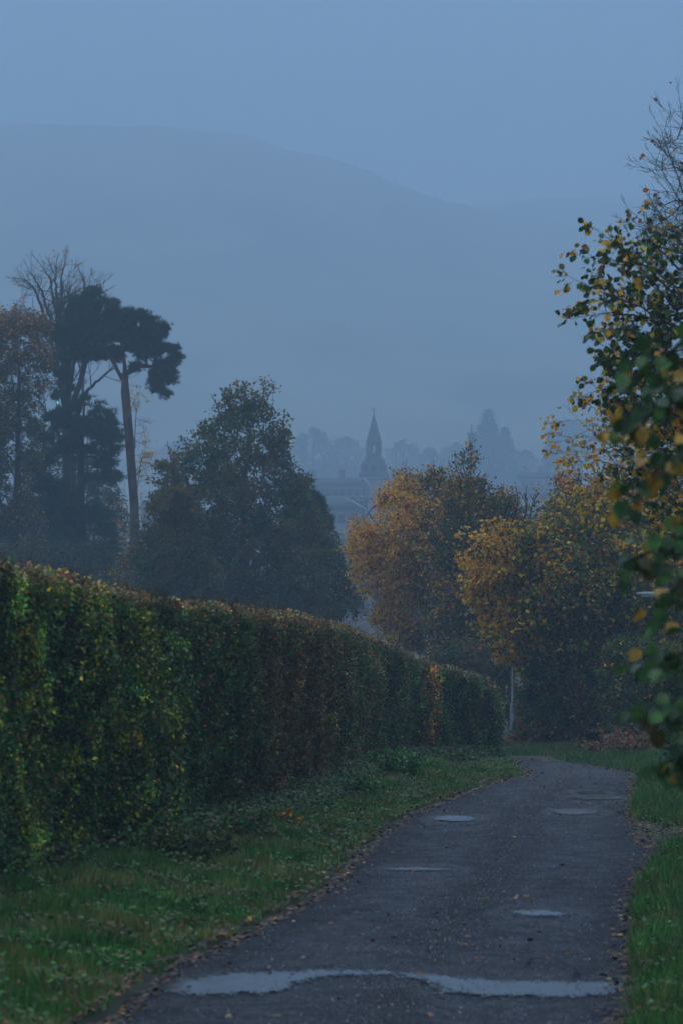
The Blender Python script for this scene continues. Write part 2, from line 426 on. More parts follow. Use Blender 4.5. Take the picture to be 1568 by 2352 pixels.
def mat_water():
    m, nt, b = mat_new('puddle_water'); N, L = nt.nodes, nt.links
    tc = N.new('ShaderNodeTexCoord'); no = N.new('ShaderNodeTexNoise'); no.inputs['Scale'].default_value = 5; no.inputs['Detail'].default_value = 6
    L.new(tc.outputs['Object'], no.inputs['Vector'])
    b.inputs['Base Color'].default_value = (.05, .05, .055, 1); b.inputs['IOR'].default_value = 1.33
    mr = N.new('ShaderNodeMapRange'); mr.inputs[1].default_value = .35; mr.inputs[2].default_value = .7
    mr.inputs[3].default_value = .04; mr.inputs[4].default_value = .26; b.inputs['Specular IOR Level'].default_value = .6
    L.new(no.outputs[0], mr.inputs[0]); L.new(mr.outputs[0], b.inputs['Roughness'])
    return m
MW = mat_water()
PL = []
def puddle(*a): PL.append(a)
def level_pts(poly):
    """survey points laid on the level water plane"""
    Yc = np.mean([plane_pt(*p)[1] for p in poly]); lev = float(ground_z(Yc)); s = np.array([(p[1] - 1176) / FPX for p in poly]); Y = (EYE - lev) / s
    return np.stack([(np.array([p[0] for p in poly]) - 784) / FPX * Y, Y], 1), lev
def puddle_sheet(poly, label, seed, lev):
    """thin sheet of water; grit and the uneven lane break up its edge"""
    W, _ = level_pts(poly); n = len(W); c = W.mean(0); g = .011
    xs_ = np.arange(W[:, 0].min() - .1, W[:, 0].max() + .1, g); ys_ = np.arange(W[:, 1].min() - .1, W[:, 1].max() + .1, g * 1.6)
    Xg, Yg = np.meshgrid(xs_, ys_); Q = np.stack([Xg.ravel() + g / 2, Yg.ravel() + g], 1); ins = np.zeros(len(Q), bool); dist = np.full(len(Q), 9.0)
    for k in range(n):
        a, b = W[k], W[(k + 1) % n]; ab = b - a; t = np.clip(((Q - a) @ ab) / (ab @ ab), 0, 1); dist = np.minimum(dist, np.linalg.norm(Q - a - t[:, None] * ab, axis=1))
        cr_ = ((a[1] > Q[:, 1]) != (b[1] > Q[:, 1])) & (Q[:, 0] < (b[0] - a[0]) * (Q[:, 1] - a[1]) / (b[1] - a[1] + 1e-12) + a[0]); ins ^= cr_
    sd = np.where(ins, dist, -dist); Qs = Q * [1, .45]
    keep = sd + .025 * fnoise(Qs, .3, seed) + .03 * fnoise(Qs, .07, seed + 9) + .03 * fnoise(Qs, .025, seed + 19) + np.random.default_rng(seed).normal(0, .028, len(Q)) > .016
    nx, ny = len(xs_), len(ys_); keep = keep.reshape(ny, nx)[:-1, :-1]; jj, ii = np.where(keep); a = jj * nx + ii
    F = np.stack([a, a + 1, a + nx + 1, a + nx], 1); u, inv = np.unique(F, return_inverse=True)
    V = np.stack([Xg.ravel()[u] - c[0], Yg.ravel()[u] - c[1], np.zeros(len(u))], 1)
    o = mesh_np('puddle', V, inv.reshape(F.shape), MW); o.location = (c[0], c[1], lev + .0115)
    tag(o, label, 'puddle', 'puddles of rainwater on the lane')
puddle([(350, 2278), (400, 2256), (520, 2240), (700, 2232), (860, 2232), (980, 2240), (1100, 2254), (1280, 2258), (1436, 2262), (1420, 2284), (1300, 2294), (1120, 2292), (1030, 2284), (990, 2262), (900, 2243), (760, 2244), (690, 2258), (640, 2282), (520, 2288), (420, 2290)],
       'long curved puddle spanning the full width of the lane, nearest the viewer', 1)
puddle([(1170, 2098), (1200, 2093), (1260, 2095), (1310, 2099), (1300, 2106), (1240, 2107), (1190, 2104)], 'small slim puddle alone in the middle distance beyond the long curved puddle', 2)
puddle([(985, 1884), (1005, 1876), (1050, 1875), (1092, 1878), (1085, 1887), (1040, 1888)], 'puddle close to the left verge of the lane', 3)
puddle([(1264, 1864), (1290, 1860), (1340, 1860), (1376, 1863), (1368, 1871), (1320, 1873), (1280, 1871)], 'short rounded puddle on the right half of the lane below the wide farthest puddle', 4)
puddle([(1303, 1832), (1330, 1827), (1400, 1827), (1434, 1831), (1420, 1838), (1360, 1839), (1320, 1838)], 'wide puddle touching the right verge, farther than the rounded one', 5)
puddle([(1312, 1821), (1340, 1818), (1385, 1820), (1392, 1823), (1350, 1823)], 'thin sliver of water just beyond the wide farthest puddle', 6)
puddle([(884, 1998), (930, 1995), (1000, 1997), (1040, 1999), (990, 2001), (930, 2001)], 'faint thin streak of water in the left wheel track', 7)

for a in PL:
    W, lev_ = level_pts(a[0]); xs_ = np.linspace(W[:, 0].min(), W[:, 0].max(), 14); bins = []
    for x in xs_:
        hit = []
        for (x1, y1), (x2, y2) in zip(W, np.roll(W, -1, 0)):
            if (x1 - x) * (x2 - x) <= 0 and x1 != x2: hit.append(y1 + (y2 - y1) * (x - x1) / (x2 - x1))
        bins.append((min(hit) + max(hit)) / 2 if hit else W[:, 1].mean())
    PUDDLES.append((xs_, np.array(bins), min((W[:, 1].max() - W[:, 1].min()) / 2, .5) + .05, lev_))
build_road()
for a, p in zip(PL, PUDDLES): puddle_sheet(*a, p[3])

# ------------------------------------------------------------------ palettes (real-world leaf colours)
C = dict(dgreen=(.030, .066, .020), green=(.052, .125, .026), bright=(.07, .25, .035), olive=(.13, .125, .030), ygreen=(.22, .26, .03),
         yellow=(.70, .47, .05), gold=(.74, .36, .035), orange=(.66, .22, .03), rust=(.32, .11, .035), brown=(.17, .10, .045),
         dbrown=(.05, .032, .02), straw=(.28, .22, .10), pine=(.034, .092, .058), pale=(.16, .22, .12))
def pal(rng, n, weights, jitter=.25):
    k = list(weights); w = np.array([weights[a] for a in k], float); w /= w.sum()
    c = np.array([C[a] for a in k])[rng.choice(len(k), n, p=w)]
    return c * rng.uniform(1 - jitter, 1 + jitter, (n, 1)) * rng.uniform(.9, 1.1, (n, 3))
def pal_mix(rng, p, wa, wb, scale, seed, bias=0.0):
    """two palettes alternating in clumps"""
    s = fnoise(p, scale, seed) + bias + rng.normal(0, .25, len(p)) > 0
    a, b = pal(rng, len(p), wa), pal(rng, len(p), wb); return np.where(s[:, None], a, b)

# ------------------------------------------------------------------ trees
def colonize(att, nodes, parents, D, kill, rng, iters=160, sag=0.0):
    nodes = [np.array(q, float) for q in nodes]; parents = list(parents)
    N = np.array(nodes); d2 = np.full(len(att), 1e9); near = np.zeros(len(att), int)
    for i, q in enumerate(N):
        d = ((att - q) ** 2).sum(1); m = d < d2; d2[m] = d[m]; near[m] = i
    alive = d2 > kill ** 2
    for _ in range(iters):
        if not alive.any(): break
        idx = np.where(alive)[0]; src = near[idx]; uq, inv = np.unique(src, return_inverse=True)
        A = np.array(nodes)[uq]; dirs = unit(att[idx] - np.array(nodes)[src]); acc = np.zeros((len(uq), 3))
        np.add.at(acc, inv, dirs); acc = unit(unit(acc) + rng.normal(0, .16, acc.shape) + [0, 0, sag])
        new = A + acc * D; base = len(nodes)
        ok = np.ones(len(new), bool)
        for i, q in enumerate(new):
            nodes.append(q); parents.append(int(uq[i]))
        dd = ((att[idx][:, None] - new[None]) ** 2).sum(2) if len(idx) * len(new) < 4e6 else None
        if dd is None:
            best = np.full(len(idx), 1e9); bi = np.zeros(len(idx), int)
            for s in range(0, len(new), 200):
                q = ((att[idx][:, None] - new[None, s:s + 200]) ** 2).sum(2); j = q.argmin(1); v = q[np.arange(len(idx)), j]
                m = v < best; best[m] = v[m]; bi[m] = j[m] + s
        else:
            bi = dd.argmin(1); best = dd[np.arange(len(idx)), bi]
        m = best < d2[idx]; d2[idx[m]] = best[m]; near[idx[m]] = bi[m] + base
        # attractors that no longer get closer are dropped
        stuck = ~m; alive[idx[stuck]] = rng.random(stuck.sum()) < .6
        alive &= d2 > kill ** 2
        if len(nodes) > 15000: break
    return np.array(nodes), np.array(parents)

def radii_of(N, par, r_tip, r_base):
    cnt = np.zeros(len(N)); has = np.zeros(len(N), bool); has[par[par >= 0]] = True
    cnt[~has] = 1
    for i in range(len(N) - 1, 0, -1):
        if par[i] >= 0: cnt[par[i]] += cnt[i]
    e = math.log(max(r_base / r_tip, 1.5)) / math.log(max(cnt[0], 3)); return r_tip * cnt ** e, cnt

def crown_points(rows, Y, n, rng, depth=.9, hollow=0.0, noise_scale=2.2, thr=-.25, seed=1, yshift=0.0):
    """random points inside a crown whose side view follows the surveyed rows (py, left, right)"""
    rows = np.array(rows, float); z = EYE - (rows[:, 0] - 1176) / FPX * Y
    xl = (rows[:, 1] - 784) / FPX * Y; xr = (rows[:, 2] - 784) / FPX * Y; o = np.argsort(z)
    z, xl, xr = z[o], xl[o], xr[o]; out = []; tot = 0
    while tot < n:
        zz = rng.uniform(z[0], z[-1], n * 4); l = np.interp(zz, z, xl); r = np.interp(zz, z, xr)
        keep = rng.random(n * 4) < ((r - l) / (xr - xl).max()) ** 1.6 + .03
        zz, l, r = zz[keep], l[keep], r[keep]; a = rng.uniform(0, 2 * np.pi, len(zz)); q = rng.uniform(hollow, 1, len(zz)) ** .4
        p = np.stack([(l + r) / 2 + (r - l) / 2 * q * np.cos(a), Y + yshift + (r - l) / 2 * depth * q * np.sin(a), zz], 1)
        p = p[fnoise(p, noise_scale, seed) > thr]; out.append(p); tot += len(p)
    return np.concatenate(out)[:n]

def skeleton_mesh(N, par, rad, extra=None, rmin=0.0):
    i = np.where(par >= 0)[0]; a, b = N[par[i]], N[i]; ra = np.minimum(rad[par[i]], rad[i] * 1.25 + .002); rb = rad[i]
    parts = []
    for lo, hi, s in ((.06, 99, 9), (.015, .06, 5), (0, .015, 3)):
        m = (rb >= lo) & (rb < hi) & (rb >= rmin)
        if m.any():
            V, F = tubes(a[m], b[m] + unit(b[m] - a[m]) * rb[m][:, None] * .4, ra[m], rb[m], s); parts.append((V, [F], [np.zeros((len(F), 3))]))
    if extra is not None and len(extra[0]):
        V, F = tubes(extra[0], extra[1], extra[2], extra[2] * .4, 3); parts.append((V, [F], [np.zeros((len(F), 3))]))
    V, F, _ = merge(parts); return V, F

def make_tree(name, label, cat, rows, Y, trunk, r_base, n_att, n_leaf, leaf, tmpl, color, seed, group=None, D=.28, r_tip=.006,
              bark='bark', twigs=2, twig_len=.35, thr=-.25, nscale=2.2, hollow=0.0, depth=.9, droop=.3, limbs=0, yshift=0.0, spread=.3, clump=1.4):
    """trunk: survey points (px, py) from the foot up at distance Y"""
    rng = np.random.default_rng(seed)
    T = np.array([P(x, y, Y) for x, y in trunk]); T[0, 2] = float(terrain(T[0:1, 0], T[0:1, 1])[0]) - .1
    seg = []; 
    for a, b in zip(T[:-1], T[1:]):
        k = max(2, int(np.linalg.norm(b - a) / (D * 1.2))); seg += [a + (b - a) * t for t in np.arange(k) / k]
    seg.append(T[-1]); seg = np.array(seg); seg[1:, :2] += np.cumsum(rng.normal(0, .012, (len(seg) - 1, 2)), 0)
    att = crown_points(rows, Y, n_att, rng, depth, hollow, nscale, thr, seed, yshift)
    R_ = np.array(rows, float); zr = EYE - (R_[:, 0] - 1176) / FPX * Y; zo = np.argsort(zr); sp = list(range(-1, len(seg) - 1)); seg = list(seg); nt_ = len(seg); az = rng.uniform(0, 6.28)
    for i in range(limbs):
        j = int(nt_ * (.22 + .7 * (i + rng.random()) / limbs)); j = min(j, nt_ - 2); q = np.array(seg[j]); az += 2.4; ztop = zr.max()
        if q[2] < zr.min() - 1.5: continue
        zz = q[2] + .35 * (ztop - q[2]); l = np.interp(zz, zr[zo], (R_[zo, 1] - 784) / FPX * Y); rr = np.interp(zz, zr[zo], (R_[zo, 2] - 784) / FPX * Y)
        tgt = np.array([(l + rr) / 2 + (rr - l) / 2 * .8 * math.cos(az), Y + (rr - l) / 2 * .7 * math.sin(az), zz + rng.uniform(-.1, .25) * (ztop - q[2])])
        L = np.linalg.norm(tgt - q); k = max(3, int(L / (D * 1.2))); prev = j
        for t in np.arange(1, k + 1) / k:
            w = q + (tgt - q) * t; w[2] += -.12 * L * math.sin(t * math.pi) * .8; w = w + rng.normal(0, .05 * D / .28, 3); seg.append(w); sp.append(prev); prev = len(seg) - 1
    seg = np.array(seg); N, par = colonize(att, seg, sp, D, D * 1.1, rng)
    rad, cnt = radii_of(N, par, r_tip, r_base)
    # thin twigs off the outer branches
    outer = np.where((cnt <= 4) & (np.arange(len(N)) >= len(seg)))[0]
    dirn = unit(N[outer] - N[par[outer]]); ex = None; src = N[outer]; od = dirn
    if twigs:
        rep = np.repeat(np.arange(len(outer)), twigs); d = unit(dirn[rep] + rng.normal(0, .75, (len(rep), 3)) + [0, 0, .1])
        Ln = rng.uniform(.4, 1, (len(rep), 1)) * twig_len; A = N[outer][rep]; B = A + d * Ln
        ex = (A, B, np.full(len(A), r_tip * .7))
        src = np.concatenate([A + (B - A) * rng.uniform(.3, 1, (len(A), 1)), B]); od = np.concatenate([d, d])
    root = empty(name, T[0]); tag(root, label, cat, group); base = T[0]
    V, F = skeleton_mesh(N, par, rad, ex); mesh_np('trunk', V, F, M[bark], parent=root, loc=base, smooth=True)
    if n_leaf:
        cw = np.exp(clump * fnoise(src, .9 * max(spread / .3, .35), seed + 1)); k = rng.choice(len(src), n_leaf, p=cw / cw.sum()); p = src[k] + rng.normal(0, spread * .45, (n_leaf, 3)) * [1, 1, .8]
        ax = od[k] + rng.normal(0, .8, (n_leaf, 3)) + [0, 0, -droop]; nm = rng.normal(0, .55, (n_leaf, 3)) + [0, -.25, .9]
        V, F, Tn = scatter(*tmpl, p, ax, nm, rng.uniform(.65, 1.25, n_leaf) * leaf, color(rng, p))
        V, F, Tn = merge([(V, F, Tn)]); mesh_np('crown', V, F, M['leaf'] if Y > 35 else M['leaf_near'], tint=Tn, parent=root, loc=base)
    return root, N, par, rad

def clump_colour(wa, wb, scale, seed, bias=0.0): return lambda rng, p: pal_mix(rng, p, wa, wb, scale, seed, bias)

# ------------------------------------------------------------------ the trimmed hedge
_H = np.array([(8, -6.3), (13, -4.6), (17, -3.35), (19.2, -2.71), (22.2, -1.87), (25, -1.22), (27.8, -.72), (31, -.33), (34, -.02), (37.5, .25), (40, .5), (42.6, .85), (44.7, 1.35), (46.7, 2.05), (48.2, 2.85), (49.0, 3.2), (49.7, 3.0), (50.2, 2.0), (50.4, -1), (50.4, -8)], float)
def hedge_path():
    n = len(_H); out = []
    for t in np.linspace(0, n - 1, 600):
        i = min(int(t), n - 2); f = t - i; p0, p1, p2, p3 = _H[max(i - 1, 0)], _H[i], _H[i + 1], _H[min(i + 2, n - 1)]
        out.append(.5 * ((2 * p1) + (-p0 + p2) * f + (2 * p0 - 5 * p1 + 4 * p2 - p3) * f * f + (-p0 + 3 * p1 - 3 * p2 + p3) * f ** 3))
    q = np.array(out)[:, ::-1]; s = np.concatenate([[0], np.cumsum(np.linalg.norm(np.diff(q, axis=0), axis=1))])
    ss = np.linspace(0, s[-1], 900); return np.stack([np.interp(ss, s, q[:, 0]), np.interp(ss, s, q[:, 1])], 1), ss
HP, HS = hedge_path(); HT = unit(np.gradient(HP, axis=0)); HN = np.stack([HT[:, 1], -HT[:, 0]], 1)   # normal towards the lane
HPX = 784 + HP[:, 0] / HP[:, 1] * FPX
_end = HP[:, 1] > 49.3
_ei = int(np.argmax(_end))
def hedge_top(i):
    px = HPX[i]; py = np.interp(px, [-1500, -700, 0, 100, 240, 330, 430, 550, 700, 790, 870, 920, 960, 1000, 1060, 1110, 1140, 1162], [1130, 1190, 1290, 1312, 1347, 1366, 1379, 1391, 1408, 1430, 1463, 1482, 1502, 1519, 1532, 1548, 1566, 1592])
    z = EYE - (py - 1176) / FPX * HP[i, 1]; ze = EYE - (1592 - 1176) / FPX * 49.2
    return np.where(np.arange(len(HP))[i] >= _ei, ze, z)
S_STEP = np.interp(372, HPX[:_ei], HS[:_ei])
def hedge_surface(s, t):
    """s along the hedge, t: 0 foot .. 1 shoulder .. 2 back edge of the flat top; returns points, outward normals"""
    i = np.clip(np.searchsorted(HS, s), 0, len(HS) - 1); b = HP[i]; n = HN[i]; zt = hedge_top(i)
    zb = ground_z(b[:, 1]) + .02; h = zt - zb
    P3 = np.stack([b[:, 0], b[:, 1], t * 2.8], 1)
    bulge = (.10 * fnoise(P3, 1.6, 21) + .05 * fnoise(P3, .45, 22) + .02 * fnoise(P3, .16, 24)) * (1 - .6 * smooth01((t - .7) / .3))
    bulge = bulge + .22 * (1 - smooth01((s - S_STEP) / .25)) - .07 * np.abs(np.sin(s * 1.7 + .4 * t + .8 * np.sin(s * .9))) ** 3
    front = t <= 1; c = np.clip(t, 0, 1)
    off = bulge - .10 * (1 - c) ** 3 - .10 * smooth01((c - .92) / .08) ** 2 + .05 * np.sin(c * 3.1)
    z = zb + h * np.where(c > .93, .93 + .07 * np.sin((c - .93) / .07 * math.pi / 2), c)
    back = np.clip(t - 1, 0, 1) * 1.15
    z = z + .02 * fnoise(P3[:, :2], .8, 23) - .0 * back
    p = np.stack([b[:, 0] + n[:, 0] * (off - back), b[:, 1] + n[:, 1] * (off - back), z], 1)
    up = np.where(front, smooth01((c - .92) / .08) * .8, 1.0)
    nn = np.stack([n[:, 0] * (1 - up), n[:, 1] * (1 - up), up + .05], 1); return p, unit(nn)
def build_hedge():
    rng = np.random.default_rng(77)
    root = empty('hedge', (float(HP[400, 0]) - .5, float(HP[400, 1]), float(ground_z(HP[400, 1]))))
    tag(root, 'long trimmed mixed hedge of green and brown leaves on the left side of the lane', 'hedge')
    base = np.array(root.location)
    # inner mass of twigs and wood, coloured near black to paint shade between leaves
    S, Tt = np.meshgrid(HS[::3], np.linspace(0, 2, 26)); p, nn = hedge_surface(S.ravel(), Tt.ravel())
    p = p - nn * .2; p = p + nn * fnoise(p, .25, 31)[:, None] * .05; nx, ny = S.shape[1], S.shape[0]
    # back wall closes the mass
    bk = p.reshape(ny, nx, 3)[-1].copy(); bk[:, 2] = ground_z(bk[:, 1]) - .1; p = np.concatenate([p, bk])
    i, j = np.meshgrid(np.arange(nx - 1), np.arange(ny)); a = (j * nx + i).ravel()
    mesh_np('shaded_wood', p, np.stack([a, a + 1, a + nx + 1, a + nx], 1), mat_bark('hedge_wood_shade', (.006, .005, .004), (.022, .016, .012), 14, 1), parent=root, loc=base, smooth=True)
    # leaves
    n = 460000
    w = 1 / np.maximum(HP[:, 1], 14) ** 1.2 * (HP[:, 1] > 12); w[_ei + 40:] *= .15
    s = np.interp(rng.random(n), np.cumsum(w) / w.sum(), HS); t = np.where(rng.random(n) < .86, rng.uniform(0, 1, n), rng.uniform(1, 2, n) ** 1.0)
    i = np.clip(np.searchsorted(HS, s), 0, len(HS) - 1); px = np.where(i < _ei, HPX[i], 1165)
    p, nn = hedge_surface(s, t); Y = p[:, 1]
    px = px + (26 * fnoise(p, .7, 41) + rng.normal(0, 22, n)) * np.interp(px, [0, 900, 975], [1.2, .8, .28])
    gap = fnoise(p, .45, 42) + .7 * fnoise(p, .16, 43)
    brownz = (px > 605) & (px < 790)
    keep = (rng.random(n) < np.where(brownz, .62, 1)) & (rng.random(n) < np.clip(1.05 + gap * 1.35, .08, 1))
    d = rng.uniform(-.02, 1, n) ** 1.5 * .26 if False else np.abs(rng.normal(0, .09, n)) - .02
    p = p - nn * d[:, None]
    col = np.zeros((n, 3))
    def zone(m, wa, wb, sc, sd, bias=0.0):
        if m.any(): col[m] = pal_mix(rng, p[m], wa, wb, sc, sd, bias)
    zone(px < 380, dict(ygreen=3, green=4, yellow=.7, olive=2), dict(dgreen=5, green=3, brown=1.5, ygreen=.4), .5, 51, -.15)
    zone((px >= 380) & (px < 600), dict(green=3, dgreen=4, pale=.4, ygreen=.4), dict(dgreen=6, brown=2, green=1, orange=.12), .6, 52)
    zone((px >= 600) & (px < 790), dict(brown=4, dbrown=3, rust=1, green=1.4), dict(dgreen=3, brown=2, dbrown=2, ygreen=.25, orange=.15), .6, 53, .1)
    zone((px >= 790) & (px < 900), dict(green=3, dgreen=3, brown=1.5, ygreen=.4), dict(brown=3, dgreen=3, pale=.3, rust=.3), .6, 54)
    zone((px >= 900) & (px < 979), dict(dgreen=5, green=2, brown=.4), dict(dgreen=3, brown=2, green=1), .7, 55)
    zone((px >= 979) & (px < 1009), dict(orange=.4, gold=1.3, rust=1.6, brown=2.5, olive=1.5), dict(green=2, rust=1, gold=.4, dgreen=1), .4, 56, .0)
    zone(px >= 1009, dict(green=4, dgreen=3, ygreen=.8, olive=1), dict(dgreen=3, brown=1.5, green=2), .6, 57)
    top = (t > .95) & (rng.random(n) < .8); col[top] = pal(rng, top.sum(), dict(brown=3, straw=3.5, rust=1.2, green=.8))
    # every plant in the hedge has a leaf tone of its own
    key = np.floor((s + .25 * fnoise(p, .6, 61)) / .30).astype(int) * 97 + np.floor((p[:, 2] + .25 * fnoise(p, .5, 62)) / .24).astype(int) * 13 + 5000
    pr = np.random.default_rng(66); tone = np.exp(pr.normal(0, .38, 20000)); hue = pr.uniform(-1, 1, 20000)[:, None] * [.28, .0, -.1] + 1
    col = col * tone[key % 20000][:, None] * hue[key % 20000] * np.where(px < 380, 1.6, 1.35)[:, None]
    ax = rng.normal(0, 1, (n, 3)) + [0, 0, -.3]; nm = nn * .8 + rng.normal(0, .6, (n, 3)) + [0, 0, .35]
    size = rng.uniform(.024, .052, n) * np.interp(Y, [15, 30, 50], [1.0, 1.0, 1.15])
    k = keep; V, F, T = scatter(*LEAF4, p[k], ax[k], nm[k], size[k], col[k]); V, F, T = merge([(V, F, T)])
    mesh_np('foliage', V, F, M['hedge_leaf'], tint=T, parent=root, loc=base)
    # clipped shoots and bare stems showing between the leaves
    n = 42000; s = np.interp(rng.random(n), np.cumsum(w) / w.sum(), HS); t = rng.uniform(0, 1.9, n); p, nn = hedge_surface(s, t)
    i = np.clip(np.searchsorted(HS, s), 0, len(HS) - 1); px = HPX[i]
    keep = (t > .9) | (rng.random(n) < np.where((px > 600) & (px < 800), 1, .45)); p, nn, t = p[keep], nn[keep], t[keep]; n = len(p)
    d = unit(nn * .5 + rng.normal(0, .5, (n, 3)) + [0, 0, .35]); A = p - nn * rng.uniform(.02, .16, (n, 1)) ; B = A + d * rng.uniform(.05, .17, (n, 1))
    V, F = tubes(A, B, np.full(n, .0030), np.full(n, .0018), 3)
    cc = pal(rng, n, dict(dbrown=3, brown=3, straw=.5)); mesh_np('twigs', V, [F], M['twig'], tint=[np.repeat(cc, 3, axis=0)], parent=root, loc=base)
build_hedge()

# weathered stake standing up out of the hedge
def stake():
    c = P(443, 1400, 24.9); c[0] -= .12; r = []
    z0 = float(ground_z(24.9)); zt = EYE - (1386 - 1176) / FPX * 24.9 
    for z, w in ((z0 - .3, .034), (zt - .02, .030), (zt, .022)):
        r.append(np.array([(c[0] - w, c[1] - w, z), (c[0] + w, c[1] - w, z), (c[0] + w, c[1] + w, z), (c[0] - w, c[1] + w, z)]))
    r = [q - [c[0], c[1], z0] for q in r]; V, F, T = prism(r)
    o = mesh_np('fence_stake', V, F, mat_bark('old_stake', (.16, .14, .10), (.36, .33, .26), 9, .2)); o.location = (c[0], c[1], z0)
    tag(o, 'weathered square wooden stake poking out of the top of the hedge', 'stake')
stake()

# ------------------------------------------------------------------ grass
def blades(name, X, Y, hgt, rng, colors, lean=.35, kind='stuff', wid=.007):
    n = len(X); Z = terrain(X, Y) - .01; p = np.stack([X, Y, Z], 1)
    a = rng.uniform(0, 2 * np.pi, n); ax = np.stack([np.cos(a) * lean * rng.uniform(.6, 3.2, n), np.sin(a) * lean * rng.uniform(.6, 3.2, n), np.ones(n)], 1)
    # blades lie over downhill and in tufts
    k = fnoise(np.stack([X, Y], 1), .5, 8); ax[:, 0] += .8 * k; ax[:, 1] -= .7 * fnoise(np.stack([X, Y], 1), .6, 9)
    nm = np.stack([-np.cos(a), -np.sin(a), np.full(n, .3)], 1)
    s = np.stack([np.full(n, wid) * rng.uniform(.7, 1.5, n), hgt, hgt * .9], 1)
    V, F, T = scatter(*BLADE, p, ax, nm, s, colors); V, F, T = merge([(V, F, T)])
    o = mesh_np(name, V, F, M['grass'], tint=T); return tag(o, kind=kind)
def grass_colour(rng, X, Y, wa, wb, seed):
    p = np.stack([X, Y], 1); return pal_mix(rng, p, wa, wb, .9, seed)
def hedge_x(Y): return np.interp(Y, HP[:_ei, 1], HP[:_ei, 0])
def build_grass():
    rng = np.random.default_rng(5)
    n = 360000; w = rng.random(n); Y = 11 + (50.2 - 11) * w ** 1.35
    l, r = hedge_x(Y) - .1, left_edge(Y); u = rng.random(n); X = l + (r - l) * u
    edge = r - X + .10 * fnoise(np.stack([X, Y], 1), .4, 71); kp = (edge > .06) & (r > l)
    X, Y, u = X[kp], Y[kp], u[kp]; dist = (left_edge(Y) - X)
    h = rng.uniform(.05, .12, len(X)) * (1 + .7 * fnoise(np.stack([X, Y], 1), .6, 72)) * np.interp(dist, [0, .3, 1.5], [.4, .8, 1.1]); h = np.clip(h, .02, .3)
    c = grass_colour(rng, X, Y, dict(green=4, bright=3, dgreen=2, pale=.5), dict(green=3, straw=3, olive=2, bright=1, rust=.25), 73) * 1.4 * np.exp(.45 * fnoise(np.stack([X, Y], 1), .35, 79))[:, None]
    tag(blades('grass', X, Y, h, rng, c), 'short wet grass on the left verge below the hedge', 'grass')
    n = 150000; w = rng.random(n); Y = 9 + (50 - 9) * w ** 1.25; u = rng.random(n) ** 1.3; X = right_edge(Y) + u * 3.6
    edge = X - right_edge(Y) + .10 * fnoise(np.stack([X, Y], 1), .4, 74); bay = np.exp(-((Y - 25.4) / 1.6) ** 2) * .55
    kp = edge > .05 + bay; X, Y = X[kp], Y[kp]; d = X - right_edge(Y)
    h = np.clip(rng.uniform(.07, .2, len(X)) * np.interp(d, [0, .4, 2], [.7, 1.2, 1.3]) * (1 + .4 * fnoise(np.stack([X, Y], 1), .7, 75)), .02, .4)
    c = grass_colour(rng, X, Y, dict(green=4, bright=3, dgreen=2), dict(green=3, straw=.8, olive=1, dgreen=2), 76) * 1.4 * np.exp(.4 * fnoise(np.stack([X, Y], 1), .35, 80))[:, None]
    tag(blades('grass', X, Y, h, rng, c, .5), 'longer grass on the right verge of the lane', 'grass')
    n = 90000; X = rng.uniform(-3, 11, n); Y = np.where(X > right_edge(np.full(n, 49.0)), rng.uniform(45, 62, n), rng.uniform(53.8, 62, n))
    kp = ~in_road(X, Y, .1); X, Y = X[kp], Y[kp]
    h = rng.uniform(.06, .16, len(X)); c = grass_colour(rng, X, Y, dict(green=3, bright=1, olive=1), dict(straw=1.6, green=2, olive=2), 78)
    tag(blades('grass', X, Y, h, rng, c, .6, wid=.016), 'grassy bank on the outside of the bend', 'grass')
build_grass()
def herbs():
    rng = np.random.default_rng(15); n = 90000; Y = 11 + 38.5 * rng.random(n) ** 1.3; rt = rng.random(n) < .3
    l, r = hedge_x(Y) - .1, left_edge(Y); X = np.where(rt, right_edge(Y) + .1 + 3 * rng.random(n) ** 1.4, l + (r - .1 - l) * rng.random(n) ** 1.3)
    m = (fnoise(np.stack([X, Y], 1), .45, 81) > np.where(X < hedge_x(Y) + .55, -.5, .15)) & ((r > l + .12) | rt); X, Y = X[m], Y[m]; n = len(X)
    p = np.stack([X, Y, terrain(X, Y) + rng.uniform(.02, .12, n) * np.where(X < hedge_x(Y) + .55, 2.4, 1)], 1)
    c = pal_mix(rng, p, dict(bright=2, green=3, pale=.5), dict(dgreen=3, green=2, olive=1, brown=.8, rust=.2), .3, 82)
    V, F, T = scatter(*LEAF4, p, rng.normal(0, 1, (n, 3)) * [1, 1, .4], rng.normal(0, .4, (n, 3)) + [0, -.2, 1], rng.uniform(.02, .05, n), c * .8); V, F, T = merge([(V, F, T)])
    tag(mesh_np('ground_cover', V, F, M['litter'], tint=T), 'small broad leaved plants growing through the verge grass', 'ground cover', kind='stuff')
herbs()

